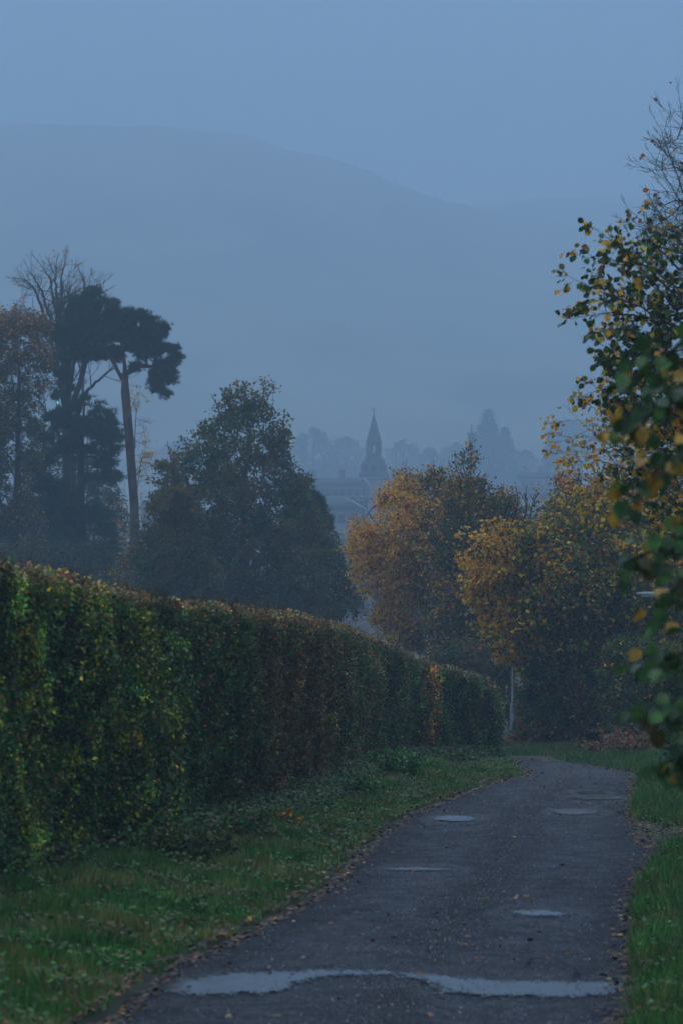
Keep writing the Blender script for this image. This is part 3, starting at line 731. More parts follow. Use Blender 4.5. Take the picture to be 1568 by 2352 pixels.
def litter():
    rng = np.random.default_rng(9); Xs = []; Ys = []
    n = 3400; Y = 11 + 39 * rng.random(n) ** 1.2; Xs.append(left_edge(Y) + rng.normal(.0, .055, n)); Ys.append(Y)
    n = 2200; Y = 11 + 34 * rng.random(n) ** 1.2; Xs.append(right_edge(Y) + rng.normal(.02, .06, n)); Ys.append(Y)
    n = 900; Y = rng.normal(25.4, .9, n); Xs.append(right_edge(Y) + rng.uniform(-.1, .9, n)); Ys.append(Y)
    n = 900; Y = 11 + 41 * rng.random(n); Xs.append(left_edge(Y) + (right_edge(Y) - left_edge(Y)) * rng.random(n)); Ys.append(Y)
    n = 500; Y = rng.uniform(49, 55, n); Xs.append(rng.uniform(2, 6, n)); Ys.append(Y)
    n = 1800; Y = 11 + 36 * rng.random(n) ** 1.2; Xs.append(left_edge(Y) - rng.random(n) ** 1.5 * 1.2); Ys.append(Y)
    X = np.concatenate(Xs); Y = np.concatenate(Ys); n = len(X); on = in_road(X, Y, .02)
    Z = np.where(on, road_z(X, Y) + .017, terrain(X, Y) + .03); p = np.stack([X, Y, Z], 1)
    c = pal(rng, n, dict(brown=4, dbrown=9, rust=2, yellow=.12, straw=.4, gold=.15), .4) * .7
    ax = rng.normal(0, 1, (n, 3)) * [1, 1, .12]; nm = rng.normal(0, .3, (n, 3)) + [0, 0, 1]
    V, F, T = scatter(*LOBED, p, ax, nm, rng.uniform(.018, .05, n), c); V, F, T = merge([(V, F, T)])
    tag(mesh_np('fallen_leaves', V, F, M['litter'], tint=T), 'brown and yellow fallen leaves along both edges of the lane', 'leaves', kind='stuff')
    # loose grit on the middle of the lane
    n = 46000; Y = 11 + 37 * rng.random(n) ** 1.3; u = np.where(rng.random(n) < .35, np.clip(rng.normal(.5, .10, n), .02, .98), rng.uniform(.01, .99, n)); X = left_edge(Y) + (right_edge(Y) - left_edge(Y)) * u
    p = np.stack([X, Y, road_z(X, Y) + .008], 1); c = np.array([.052, .06, .075]) * np.exp(rng.normal(-.2, .8, (n, 1))) * rng.uniform(.9, 1.1, (n, 3))
    oc = ([(.5, 0, 0), (0, .5, 0), (-.5, 0, 0), (0, -.5, 0), (0, 0, .5)], [[(0, 1, 4), (1, 2, 4), (2, 3, 4), (3, 0, 4)]])
    V, F, T = scatter(*oc, p, rng.normal(0, 1, (n, 3)) * [1, 1, .1], np.tile([0, 0, 1.0], (n, 1)), rng.uniform(.005, .016, n), c); V, F, T = merge([(V, F, T)])
    tag(mesh_np('gravel', V, F, M['litter'], tint=T), 'loose grit lying on the lane', 'gravel', kind='stuff')
litter()

def weed(label, x, y, r, h, n, wts, seed, leaf=.06, group=None):
    rng = np.random.default_rng(seed); z0 = float(terrain(np.array([x]), np.array([y]))[0])
    root = empty('weed_clump', (x, y, z0)); tag(root, label, 'weed', group)
    a = rng.uniform(0, 6.28, 40); q = rng.random(40) * .5 * r; A = np.stack([np.cos(a) * q, np.sin(a) * q, np.zeros(40)], 1)
    B = A * 1.9 + rng.normal(0, .04, (40, 3)); B[:, 2] = h * rng.uniform(.5, 1, 40)
    V, F = tubes(A, B, np.full(40, .004), np.full(40, .002), 4)
    mesh_np('stems', V, [F], M['twig'], tint=[np.repeat(pal(rng, 40, dict(olive=1, brown=1)), 4, axis=0)], parent=root)
    k = rng.integers(0, 40, n); f = rng.uniform(.15, 1, (n, 1)); p = A[k] + (B[k] - A[k]) * f + rng.normal(0, .03, (n, 3)); p[:, 2] = np.maximum(p[:, 2], .01)
    ax = rng.normal(0, 1, (n, 3)) + [0, 0, -.1]; nm = rng.normal(0, .4, (n, 3)) + [0, 0, 1]
    V, F, T = scatter(*LEAF4, p, ax, nm, rng.uniform(.6, 1.3, n) * leaf, pal(rng, n, wts)); V, F, T = merge([(V, F, T)])
    mesh_np('leaves', V, F, M['hedge_leaf'], tint=T, parent=root); return root
def wpt(px, py): return plane_pt(px, py)
x, y = wpt(925, 1806); weed('large bright green nettle clump at the hedge foot', x - .15, y, .5, .42, 1500, dict(bright=4, green=3), 1, .07)
x, y = wpt(820, 1850); weed('low green weeds at the foot of the brown part of the hedge', x, y, .45, .3, 900, dict(green=3, bright=2, dgreen=2), 2)
x, y = wpt(655, 1925); weed('small weed with orange leaves at the hedge foot', x, y, .22, .2, 260, dict(orange=3, gold=2, green=3), 3, .05)
x, y = wpt(560, 1965); weed('scruffy dark green weeds beside the orange leafed weed', x, y, .4, .25, 600, dict(green=3, dgreen=3, brown=1), 4)
x, y = wpt(430, 2010); weed('drooping dark weeds where the hedge steps back', x, y, .5, .3, 900, dict(green=2, dgreen=4, olive=2), 5)
x, y = wpt(1050, 1775); weed('pale green weeds in the verge under the orange part of the hedge', x, y, .5, .3, 900, dict(green=4, olive=2, pale=1), 6)

# ------------------------------------------------------------------ right-hand tree and branches close to the viewer
c_r = clump_colour(dict(yellow=2.2, gold=1.6, olive=1.5, rust=.5, green=1), dict(green=3, dgreen=5, olive=2, yellow=.4), .45, 91, -.3)
make_tree('broadleaf_tree', 'leafy tree with green and yellow oval leaves leaning over the right edge of the lane', 'tree',
          [(520, 1560, 1900), (560, 1420, 2100), (620, 1345, 2200), (720, 1340, 2300), (800, 1370, 2300), (880, 1375, 2300), (960, 1390, 2300), (1050, 1380, 2300), (1120, 1420, 2250), (1200, 1480, 2200), (1280, 1600, 2100)],
          22, [(1900, 2000), (1880, 1500), (1850, 1200), (1800, 900), (1760, 650)], .11, 2600, 15000, .066, OVATE, c_r, 101, D=.11, r_tip=.003, twigs=1, twig_len=.2, thr=-.35, nscale=.7, droop=1.0, spread=.10, depth=.5)
make_tree('broadleaf_tree', 'bare twiggy tree top rising behind the yellow leaved tree at the right', 'tree',
          [(215, 1600, 1900), (300, 1530, 2100), (380, 1510, 2200), (450, 1520, 2200), (500, 1460, 2200), (560, 1450, 2200), (620, 1480, 2200)],
          26, [(1950, 2000), (1930, 1400), (1900, 1000), (1870, 700), (1850, 450)], .12, 4200, 120, .06, OVATE, lambda r, p: pal(r, len(p), dict(rust=2, gold=2, brown=2)), 102, D=.12, r_tip=.004, twigs=2, twig_len=.3, thr=-.6, nscale=.7, droop=1, depth=.6)
make_tree('broadleaf_tree', 'thin twiggy tree with small bright yellow leaves behind the green and yellow tree', 'tree',
          [(930, 1400, 2000), (990, 1335, 2100), (1040, 1340, 2100), (1100, 1370, 2100), (1160, 1400, 2100), (1230, 1440, 2000), (1300, 1480, 1900)],
          27, [(1900, 2000), (1850, 1500), (1800, 1250), (1760, 1100)], .08, 1300, 2600, .055, OVATE, lambda r, p: pal(r, len(p), dict(yellow=4, gold=2, ygreen=1)), 103, D=.13, r_tip=.003, twigs=2, twig_len=.25, thr=-.4, nscale=.8, droop=1, depth=.6, spread=.12)

def fork(p, d, L, rad, depth, rng, out, tips, ang=.5, up=.12):
    n = 3; q = np.array(p, float)
    for i in range(n):
        d = unit(d + rng.normal(0, .10, 3) + [0, 0, up * .3]); e = q + d * L / n; out.append((q, e, rad * (1 - .3 * i / n), rad * (1 - .3 * (i + 1) / n)))
        if depth > 0 and i > 0 and rng.random() < .75:
            s = unit(np.cross(d, rng.normal(size=3))); fork(e, unit(d + s * rng.uniform(.6, 1.1) * ang * 1.6), L * rng.uniform(.4, .62), rad * .5, depth - 1, rng, out, tips, ang, up)
        q = e
    if depth > 0:
        s = unit(np.cross(d, rng.normal(size=3)))
        for sg in (-1, 1): fork(q, unit(d + sg * s * rng.uniform(.35, .8) * ang + [0, 0, up]), L * rng.uniform(.6, .8), rad * .62, depth - 1, rng, out, tips, ang, up)
    else: tips.append((q, d))
def branch_set(root, lines, Yd, rng, r0, twig_L, every, depth, name, bark='bark', dy=.5, rend=.15):
    out, tips = [], []; base = np.array(root.location)
    for ln in lines:
        off = rng.uniform(-dy, dy); n = len(ln); pts = np.array([P(x, y, Yd + off * i / (n - 1)) for i, (x, y) in enumerate(ln)]); t = np.linspace(0, n - 1, 10 * n)
        q = np.stack([np.interp(t, np.arange(n), pts[:, i]) for i in range(3)], 1); q[1:-1] = (q[:-2] + q[1:-1] * 2 + q[2:]) / 4; q[1:-1] += rng.normal(0, .012 * Yd / 60, q[1:-1].shape)
        rr = np.linspace(r0, r0 * rend, len(q)); acc = 0
        for i in range(len(q) - 1):
            out.append((q[i], q[i + 1], rr[i], rr[i + 1])); acc += np.linalg.norm(q[i + 1] - q[i])
            if acc > every and i > len(q) * .12:
                acc = 0; d = unit(q[i + 1] - q[i]); s = unit(np.cross(d, rng.normal(size=3))); f = 1 - .55 * i / len(q)
                fork(q[i + 1], unit(d * .6 + s * rng.uniform(.5, 1)), twig_L * f * rng.uniform(.6, 1.1), rr[i] * .42, depth, rng, out, tips)
        fork(q[-1], unit(q[-1] - q[-3]), twig_L * .4, rr[-1], 1, rng, out, tips)
    A, B, ra, rb = (np.array([o[i] for o in out]) for i in range(4)); parts = []
    for lo, hi, sd in ((.03, 9, 7), (0, .03, 3)):
        m = (ra >= lo) & (ra < hi)
        if m.any(): V, F = tubes(A[m], B[m], np.maximum(ra[m], .0022), np.maximum(rb[m], .0018), sd); parts.append((V, [F], [np.zeros((len(F), 3))]))
    V, F, T = merge(parts); mesh_np(name, V, F, M[bark], parent=root, loc=base, smooth=True); return tips
def tip_leaves(root, tips, n, size, wts, rng, spread, mat='leaf_near', tm=None, name='leaves'):
    k = rng.integers(0, len(tips), n); p = np.array([tips[i][0] for i in k]) + rng.normal(0, spread, (n, 3)); d = np.array([tips[i][1] for i in k])
    V, F, T = scatter(*(tm or OVATE), p, d + rng.normal(0, .6, (n, 3)) + [0, 0, -1.0], rng.normal(0, .6, (n, 3)) + [0, -.6, .4], rng.uniform(.7, 1.15, n) * size, pal(rng, n, wts)); V, F, T = merge([(V, F, T)])
    mesh_np(name, V, F, M[mat], tint=T, parent=root, loc=np.array(root.location))
def lead(lbl): return [o for o in COL.objects if str(o.get('label', '')).startswith(lbl)][0]
_r = np.random.default_rng(811)
_t = lead('leafy tree with green'); tp = branch_set(_t, [[(1590, 760), (1500, 650), (1430, 580), (1375, 530)], [(1590, 800), (1480, 710), (1380, 670), (1315, 640)], [(1590, 760), (1470, 725), (1390, 718), (1325, 730)], [(1570, 700), (1480, 610), (1420, 600), (1340, 590)],
     [(1560, 960), (1470, 910), (1410, 885), (1350, 905)], [(1560, 860), (1450, 820), (1375, 790)], [(1560, 620), (1500, 560), (1470, 520)]], 21.6, _r, .014, .2, .12, 1, 'shoots', dy=.3)
tip_leaves(_t, tp, 470, .066, dict(green=3, dgreen=2, yellow=1.2, gold=1.2, rust=.6, olive=1), _r, .03, name='shoot_leaves')
_t = lead('thin twiggy tree with small'); tp = branch_set(_t, [[(1600, 1180), (1500, 1100), (1400, 1065), (1325, 1045)], [(1600, 1150), (1480, 1080), (1380, 1010), (1328, 965)], [(1600, 1200), (1480, 1150), (1390, 1120), (1345, 1095)], [(1600, 1250), (1500, 1200), (1420, 1190)], [(1620, 1100), (1500, 1030), (1400, 960), (1350, 930)]], 26.5, _r, .014, .4, .14, 2, 'shoots', dy=.3)
tip_leaves(_t, tp, 700, .055, dict(yellow=3, gold=3, rust=.6, olive=1), _r, .03, name='shoot_leaves')
_t = lead('bare twiggy tree top'); tp = branch_set(_t, [[(1700, 800), (1620, 600), (1560, 420), (1512, 290)], [(1700, 760), (1620, 560), (1560, 460), (1505, 372)], [(1720, 760), (1600, 640), (1520, 560), (1455, 492)], [(1720, 700), (1620, 480), (1580, 330), (1560, 235)], [(1700, 820), (1600, 700), (1500, 620), (1440, 560)],
     [(1740, 700), (1650, 500), (1600, 400), (1530, 350)], [(1700, 780), (1600, 620), (1540, 520), (1500, 470)]], 25.6, _r, .020, .38, .11, 2, 'twigs', dy=.5)
tip_leaves(_t, tp, 60, .06, dict(rust=2, gold=2, brown=2), _r, .02, name='last_leaves')

def near_shrub():
    rng = np.random.default_rng(33); Y0 = 8.2
    root = empty('lime_shrub', (2.05, 8.6, float(ground_z(8.6)))); base = np.array(root.location)
    tag(root, 'out of focus shrub with large green and yellow leaves hanging in at the right edge', 'shrub')
    shoots = [[(1900, 560), (1700, 700), (1560, 790), (1490, 850), (1440, 880)], [(1900, 640), (1700, 780), (1580, 880), (1500, 950), (1400, 1000)],
              [(1900, 860), (1700, 960), (1580, 1030), (1500, 1090), (1440, 1140)], [(1900, 980), (1700, 1100), (1590, 1190), (1510, 1260), (1425, 1295)],
              [(1900, 1050), (1720, 1190), (1600, 1300), (1530, 1370), (1490, 1400)], [(1900, 1200), (1740, 1330), (1640, 1430), (1560, 1510), (1440, 1505)],
              [(1900, 1350), (1740, 1480), (1640, 1570), (1560, 1630), (1480, 1640)], [(1900, 1500), (1740, 1620), (1620, 1700), (1560, 1740), (1510, 1755)],
              [(1900, 1230), (1760, 1420), (1680, 1560), (1610, 1690), (1570, 1800)]]
    foot = base + [0, 0, -.1]; tv = []; pos = []; axs = []; cols = []
    for k, sh in enumerate(shoots):
        Yk = Y0 + rng.uniform(-.7, .9); pts = np.array([P(a, b, Yk) for a, b in sh]); pts[0] = (pts[0] + [.15, .3, 0])
        full = np.concatenate([[foot + [rng.uniform(-.1, .1), rng.uniform(-.1, .1), 0]], [foot + [rng.uniform(-.1, .2), 0, (pts[0, 2] - foot[2]) * .6]], pts])
        t = np.linspace(0, len(full) - 1, 40); q = np.stack([np.interp(t, np.arange(len(full)), full[:, i]) for i in range(3)], 1)
        q[1:-1] = (q[:-2] + q[1:-1] * 2 + q[2:]) / 4
        tv.append(polytube(q, np.linspace(.018, .004, 40), 6, (.03, .022, .015)))
        L = np.concatenate([[0], np.cumsum(np.linalg.norm(np.diff(q, axis=0), axis=1))]); m = np.arange(L[np.searchsorted(t, 2.0)], L[-1], .013)
        for j, s in enumerate(m):
            c = np.array([np.interp(s, L, q[:, i]) for i in range(3)]); side = 1 if j % 2 else -1
            for _ in range(1 + (rng.random() < .45)):
                pos.append(c + rng.normal(0, .03, 3)); axs.append(np.array([-.35 + rng.normal(0, .45), side * .5 + rng.normal(0, .3), -.75 + rng.normal(0, .35)]))
                y = rng.random() < (.30 if k in (1, 2, 4, 6) else .14); cols.append(np.array(C['yellow' if y and rng.random() < .6 else ('olive' if y else ('green' if rng.random() < .5 else 'dgreen'))]) * rng.uniform(.5, 1.0) * (.8 if y else 1.6) * ([1, .85, 1] if y else [1, 1, 1.1]))
    V, F, T = merge(tv); mesh_np('stems', V, F, M['twig'], tint=T, parent=root, loc=base, smooth=True)
    pos = np.array(pos); axs = np.array(axs); n = len(pos)
    V, F, T = scatter(*OVATE, pos + unit(axs) * .02, axs, rng.normal(0, .5, (n, 3)) + [-.1, -.9, .5], np.stack([rng.uniform(.8, 1.15, n) * .068] * 3, 1) * [.95, 1, 1], np.array(cols)); V, F, T = merge([(V, F, T)])
    mesh_np('leaves', V, F, M['leaf_near'], tint=T, parent=root, loc=base)
near_shrub()

# ------------------------------------------------------------------ middle-distance trees
mp = (LOBED if False else LEAF4)
sy_dark = clump_colour(dict(olive=4, brown=3, green=1.5, rust=.2), dict(dgreen=4, green=3, olive=2, brown=.6), 1.4, 201)
make_tree('sycamore_tree', 'large dark olive sycamore standing alone left of the church spire', 'tree',
          [(880, 560, 606), (905, 515, 630), (940, 492, 648), (975, 462, 665), (1000, 440, 668), (1050, 392, 665), (1090, 355, 702), (1140, 358, 716), (1190, 360, 740), (1250, 365, 790), (1310, 360, 815), (1370, 350, 828), (1410, 420, 815), (1460, 480, 740)],
          95, [(553, 1600), (552, 1400), (556, 1250), (562, 1100), (575, 980), (590, 900)], .24, 2600, 62000, .15, LEAF4, sy_dark, 202, limbs=26, D=.30, twigs=2, twig_len=.35, thr=-2, clump=1.5, nscale=1.7, spread=.3)
make_tree('sycamore_tree', 'smaller dark sycamore with a thin leaning trunk between the red pine and the large sycamore', 'tree',
          [(1110, 375, 410), (1150, 350, 440), (1200, 330, 460), (1260, 320, 480), (1330, 320, 500), (1400, 330, 500)],
          90, [(430, 1600), (425, 1400), (400, 1200), (390, 1080)], .12, 1100, 19000, .14, LEAF4, sy_dark, 203, limbs=8, D=.28, thr=-.2, nscale=1.3)
gold = dict(gold=4, yellow=3, orange=1.6, olive=1.2); grn = dict(green=3, dgreen=3, olive=3, gold=.5)
def split_gold(rng, p):
    px = 784 + p[:, 0] / p[:, 1] * FPX; s = (px + 60 * fnoise(p, 1.5, 7) + rng.normal(0, 30, len(p))) < 960
    return np.where(s[:, None], pal(rng, len(p), gold), pal(rng, len(p), dict(olive=4, green=2, gold=2.2, orange=.8, brown=1)))
make_tree('maple_tree', 'rounded golden orange maple just right of the church spire', 'tree',
          [(1088, 930, 1010), (1110, 895, 1060), (1140, 855, 1110), (1180, 830, 1150), (1220, 798, 1180), (1280, 803, 1200), (1340, 820, 1200), (1400, 845, 1180), (1450, 870, 1150), (1495, 920, 1100)],
          84, [(1000, 1640), (998, 1450), (990, 1300), (975, 1180)], .2, 2400, 70000, .12, LEAF4, split_gold, 204, limbs=14, D=.28, thr=-.45, nscale=1.5)
make_tree('sycamore_tree', 'dark sycamore with bare upright shoots above the golden maple', 'tree',
          [(1042, 1062, 1078), (1062, 1055, 1090), (1090, 1040, 1105), (1120, 1020, 1125), (1150, 1000, 1180), (1200, 1000, 1230), (1300, 1000, 1240), (1400, 980, 1220), (1480, 990, 1170), (1530, 1010, 1150)],
          78, [(1078, 1640), (1080, 1400), (1078, 1250), (1073, 1100)], .17, 1900, 36000, .12, LEAF4, clump_colour(dict(olive=3, brown=2, gold=2.4, rust=1), dict(dgreen=1, green=3, olive=4, gold=1), 1.2, 205), 206, limbs=12, D=.28, thr=-.35, nscale=1.3)
make_tree('maple_tree', 'yellow and orange maple spreading over the tall pale lamp post', 'tree',
          [(1203, 1120, 1230), (1225, 1080, 1340), (1260, 1066, 1390), (1320, 1075, 1420), (1380, 1095, 1420), (1440, 1120, 1410), (1490, 1140, 1400), (1515, 1200, 1400), (1580, 1215, 1380), (1660, 1225, 1340)],
          60.6, [(1260, 1700), (1240, 1550), (1215, 1400), (1180, 1290)], .13, 2300, 46000, .125, LEAF4, lambda r_, p: np.where(((784 + p[:, 0] / p[:, 1] * FPX) + 90 * fnoise(p, 1.3, 207) + r_.normal(0, 40, len(p)) < 1215)[:, None], pal(r_, len(p), dict(yellow=3, gold=3, orange=1, olive=2)), pal(r_, len(p), dict(olive=4, green=3, ygreen=2, gold=2.2, rust=.6))), 208, limbs=12, D=.25, thr=-.12, nscale=1.9)
make_tree('maple_tree', 'big green maple turning yellow, filling the right side behind the bend', 'tree',
          [(1130, 1330, 1400), (1160, 1240, 1480), (1200, 1215, 1600), (1280, 1205, 1700), (1380, 1210, 1720), (1480, 1220, 1720), (1580, 1240, 1700), (1660, 1270, 1650), (1700, 1300, 1600)],
          62, [(1420, 1760), (1415, 1550), (1400, 1400), (1390, 1250)], .2, 2800, 70000, .135, LEAF4, clump_colour(dict(green=2, olive=3, ygreen=2.5, gold=3, orange=.8), dict(green=3, olive=4, ygreen=1.2, gold=1.4, rust=.8), 1.1, 209, .15), 210, limbs=14, D=.25, thr=-.45, nscale=1.1)
make_tree('maple_tree', 'orange tinged maple whose top shows above the big green maple', 'tree',
          [(1093, 1292, 1345), (1115, 1280, 1420), (1150, 1272, 1560), (1200, 1265, 1650), (1300, 1260, 1650), (1400, 1300, 1650)],
          74, [(1450, 1700), (1440, 1400), (1410, 1250), (1340, 1160)], .17, 1500, 26000, .13, LEAF4, clump_colour(dict(gold=3, orange=1.5, olive=2, rust=1), dict(green=2, olive=3, gold=1), 1.2, 211, .2), 212, limbs=8, D=.28, thr=-.35, nscale=1.2)
for k, (nm, lb, rows, Yd, tr, n, wa, wb, lf) in enumerate([
    ('shrub', 'dark evergreen shrub under the trees right of the lamp post', [(1470, 1250, 1340), (1530, 1215, 1400), (1600, 1200, 1420), (1660, 1195, 1420), (1708, 1200, 1410)], 60, [(1300, 1720), (1300, 1600)], 24000, dict(dgreen=3, green=3), dict(dgreen=2, rust=1.3, brown=1, olive=2, gold=.5), .09),
    ('shrub', 'russet leaved shrub at the foot of the pale lamp post', [(1600, 1200, 1225), (1640, 1195, 1250), (1690, 1180, 1260), (1712, 1165, 1260)], 66, [(1215, 1730), (1210, 1660)], 3800, dict(rust=3, brown=3, orange=.7), dict(dgreen=3, brown=2), .09),
    ('shrub', 'broad dark bush right of the evergreen shrub, against the bank', [(1480, 1400, 1560), (1560, 1380, 1600), (1640, 1380, 1620), (1715, 1390, 1620)], 56, [(1470, 1740), (1470, 1620)], 22000, dict(dgreen=2, green=4, olive=1), dict(dgreen=2, olive=3, rust=1, gold=1), .09),
    ('shrub', 'green bush with yellow tips on the right verge under the hanging leaves', [(1470, 1540, 1700), (1540, 1500, 1800), (1640, 1490, 1850), (1740, 1500, 1850), (1800, 1520, 1850)], 36, [(1650, 1850), (1640, 1650)], 16000, dict(green=4, bright=1, olive=1.5, gold=.3), dict(dgreen=4, green=2, rust=.4), .065),
    ('shrub', 'low brown and green thicket behind the far end of the hedge', [(1480, 1010, 1100), (1530, 990, 1180), (1580, 1000, 1190), (1660, 1020, 1190)], 72, [(1100, 1720), (1100, 1560)], 14000, dict(brown=3, olive=2, rust=.6), dict(dgreen=4, green=2, brown=1), .1)]):
    make_tree(nm, lb, 'shrub', rows, Yd, tr, .05, 900, n, lf, LEAF4, clump_colour(wa, wb, .8, 220 + k), 230 + k, D=.2, thr=-.6, nscale=.7, twigs=2, twig_len=.2, spread=.2)

def shoots(root, Yd, lst, seed, wts):
    """upright bare shoots with a few last leaves above a crown"""
    rng = np.random.default_rng(seed); base = np.array(root.location); parts = []; pos = []
    for (x0, y0, x1, y1) in lst:
        dy = rng.uniform(-.8, .2); A, B = P(x0, y0, Yd + dy), P(x1, y1, Yd + dy); t = np.linspace(0, 1, 8)[:, None]; q = A + (B - A) * t; q[:, 0] += .06 * np.sin(t[:, 0] * 5 + x0)
        parts.append(polytube(q, np.linspace(.03, .01, 8), 5)); L = np.linalg.norm(B - A)
        for k in range(int(L * 5)):
            f = rng.uniform(.1, .95); c = A + (B - A) * f; d = unit(rng.normal(0, .5, 3) * [1, 1, .3] + [0, 0, .9]); e = c + d * rng.uniform(.2, .6) * (1.2 - f)
            parts.append(polytube([c, (c + e) / 2 + rng.normal(0, .02, 3), e], [.012, .010, .006], 4)); pos += [e + rng.normal(0, .07, 3) for _ in range(rng.integers(1, 5))]
    V, F, T = merge(parts); mesh_np('shoots', V, F, M['bark'], parent=root, loc=base); pos = np.array(pos); n = len(pos)
    V, F, T = scatter(*LEAF4, pos, rng.normal(0, 1, (n, 3)), rng.normal(0, .5, (n, 3)) + [0, -.4, .7], rng.uniform(.09, .15, n), pal(rng, n, wts)); V, F, T = merge([(V, F, T)])
    mesh_np('shoot_leaves', V, F, M['leaf'], tint=T, parent=root, loc=base)
def find(lbl): return [o for o in COL.objects if str(o.get('label', '')).startswith(lbl)][0]
shoots(find('large dark olive'), 95, [(560, 960, 545, 872), (575, 960, 560, 885), (590, 960, 612, 866), (600, 960, 628, 880), (585, 950, 592, 900), (520, 1000, 486, 905), (540, 990, 520, 890), (640, 1040, 655, 955), (470, 1060, 440, 985)], 401, dict(brown=3, olive=2, rust=1))
shoots(find('smaller dark'), 90, [(402, 1120, 388, 1012), (405, 1110, 397, 1030)], 402, dict(brown=2, rust=1))
shoots(find('dark sycamore with'), 78, [(1075, 1150, 1062, 1038), (1076, 1150, 1082, 1055), (1078, 1140, 1098, 1080), (1100, 1160, 1120, 1100), (1060, 1150, 1050, 1085), (1160, 1200, 1172, 1120), (1180, 1200, 1186, 1118), (1200, 1200, 1212, 1115), (1215, 1200, 1232, 1130), (1010, 1120, 1012, 1068), (985, 1110, 988, 1075)], 403, dict(olive=2, gold=1, brown=2))

def bracken(label, px, py, Yd, w, h, seed, wts):
    rng = np.random.default_rng(seed); c = P(px, py, Yd); c[2] = float(terrain(np.array([c[0]]), np.array([Yd]))[0])
    root = empty('bracken_clump', c); tag(root, label, 'bracken', 'dying bracken beyond the bend'); pos = []; ax = []; st = [[], []]
    for k in range(46):
        b = np.array([rng.normal(0, w * .4), rng.normal(0, w * .4), 0]); d = unit(np.array([rng.normal(0, .6), rng.normal(0, .6), 1.0])); L = h * rng.uniform(.6, 1.15)
        for s in range(14):
            f = s / 13; q = b + d * L * f + np.array([d[0], d[1], 0]) * f * f * L * .6 - np.array([0, 0, .35 * f * f * L]); st[0].append(q)
            for sg in (-1, 1):
                if f > .25: pos.append(q); ax.append(np.cross(d, [0, 0, 1.0]) * sg + rng.normal(0, .25, 3) + [0, 0, -.15])
    pos, ax = np.array(pos), np.array(ax); n = len(pos); q = np.array(st[0]).reshape(46, 14, 3); A = q[:, :-1].reshape(-1, 3); B = q[:, 1:].reshape(-1, 3)
    V, F = tubes(A, B, np.full(len(A), .006), np.full(len(A), .005), 3); mesh_np('stems', V, [F], M['twig'], tint=[np.tile((.14, .07, .04), (len(F), 1))], parent=root)
    V, F, T = scatter(*LEAF4, pos, ax, rng.normal(0, .4, (n, 3)) + [0, 0, 1], np.stack([rng.uniform(.05, .1, n), rng.uniform(.08, .2, n), np.full(n, .1)], 1), pal(rng, n, wts)); V, F, T = merge([(V, F, T)])
    mesh_np('fronds', V, F, M['leaf'], tint=T, parent=root)
pk = dict(rust=2, brown=4, dbrown=1, straw=.2)
bracken('pinkish brown bracken clump highest on the bank', 1470, 1700, 53, .9, 1.05, 1, pk)
bracken('reddish bracken at the right of the bank, low by the grass', 1500, 1730, 48, .7, .75, 2, pk)
bracken('low rusty bracken at the left end of the bank, left of the highest clump', 1400, 1710, 54, .6, .55, 3, pk)
bracken('small rusty bracken around the lamp post foot', 1200, 1700, 60, .5, .5, 4, dict(rust=3, brown=3, orange=.5))

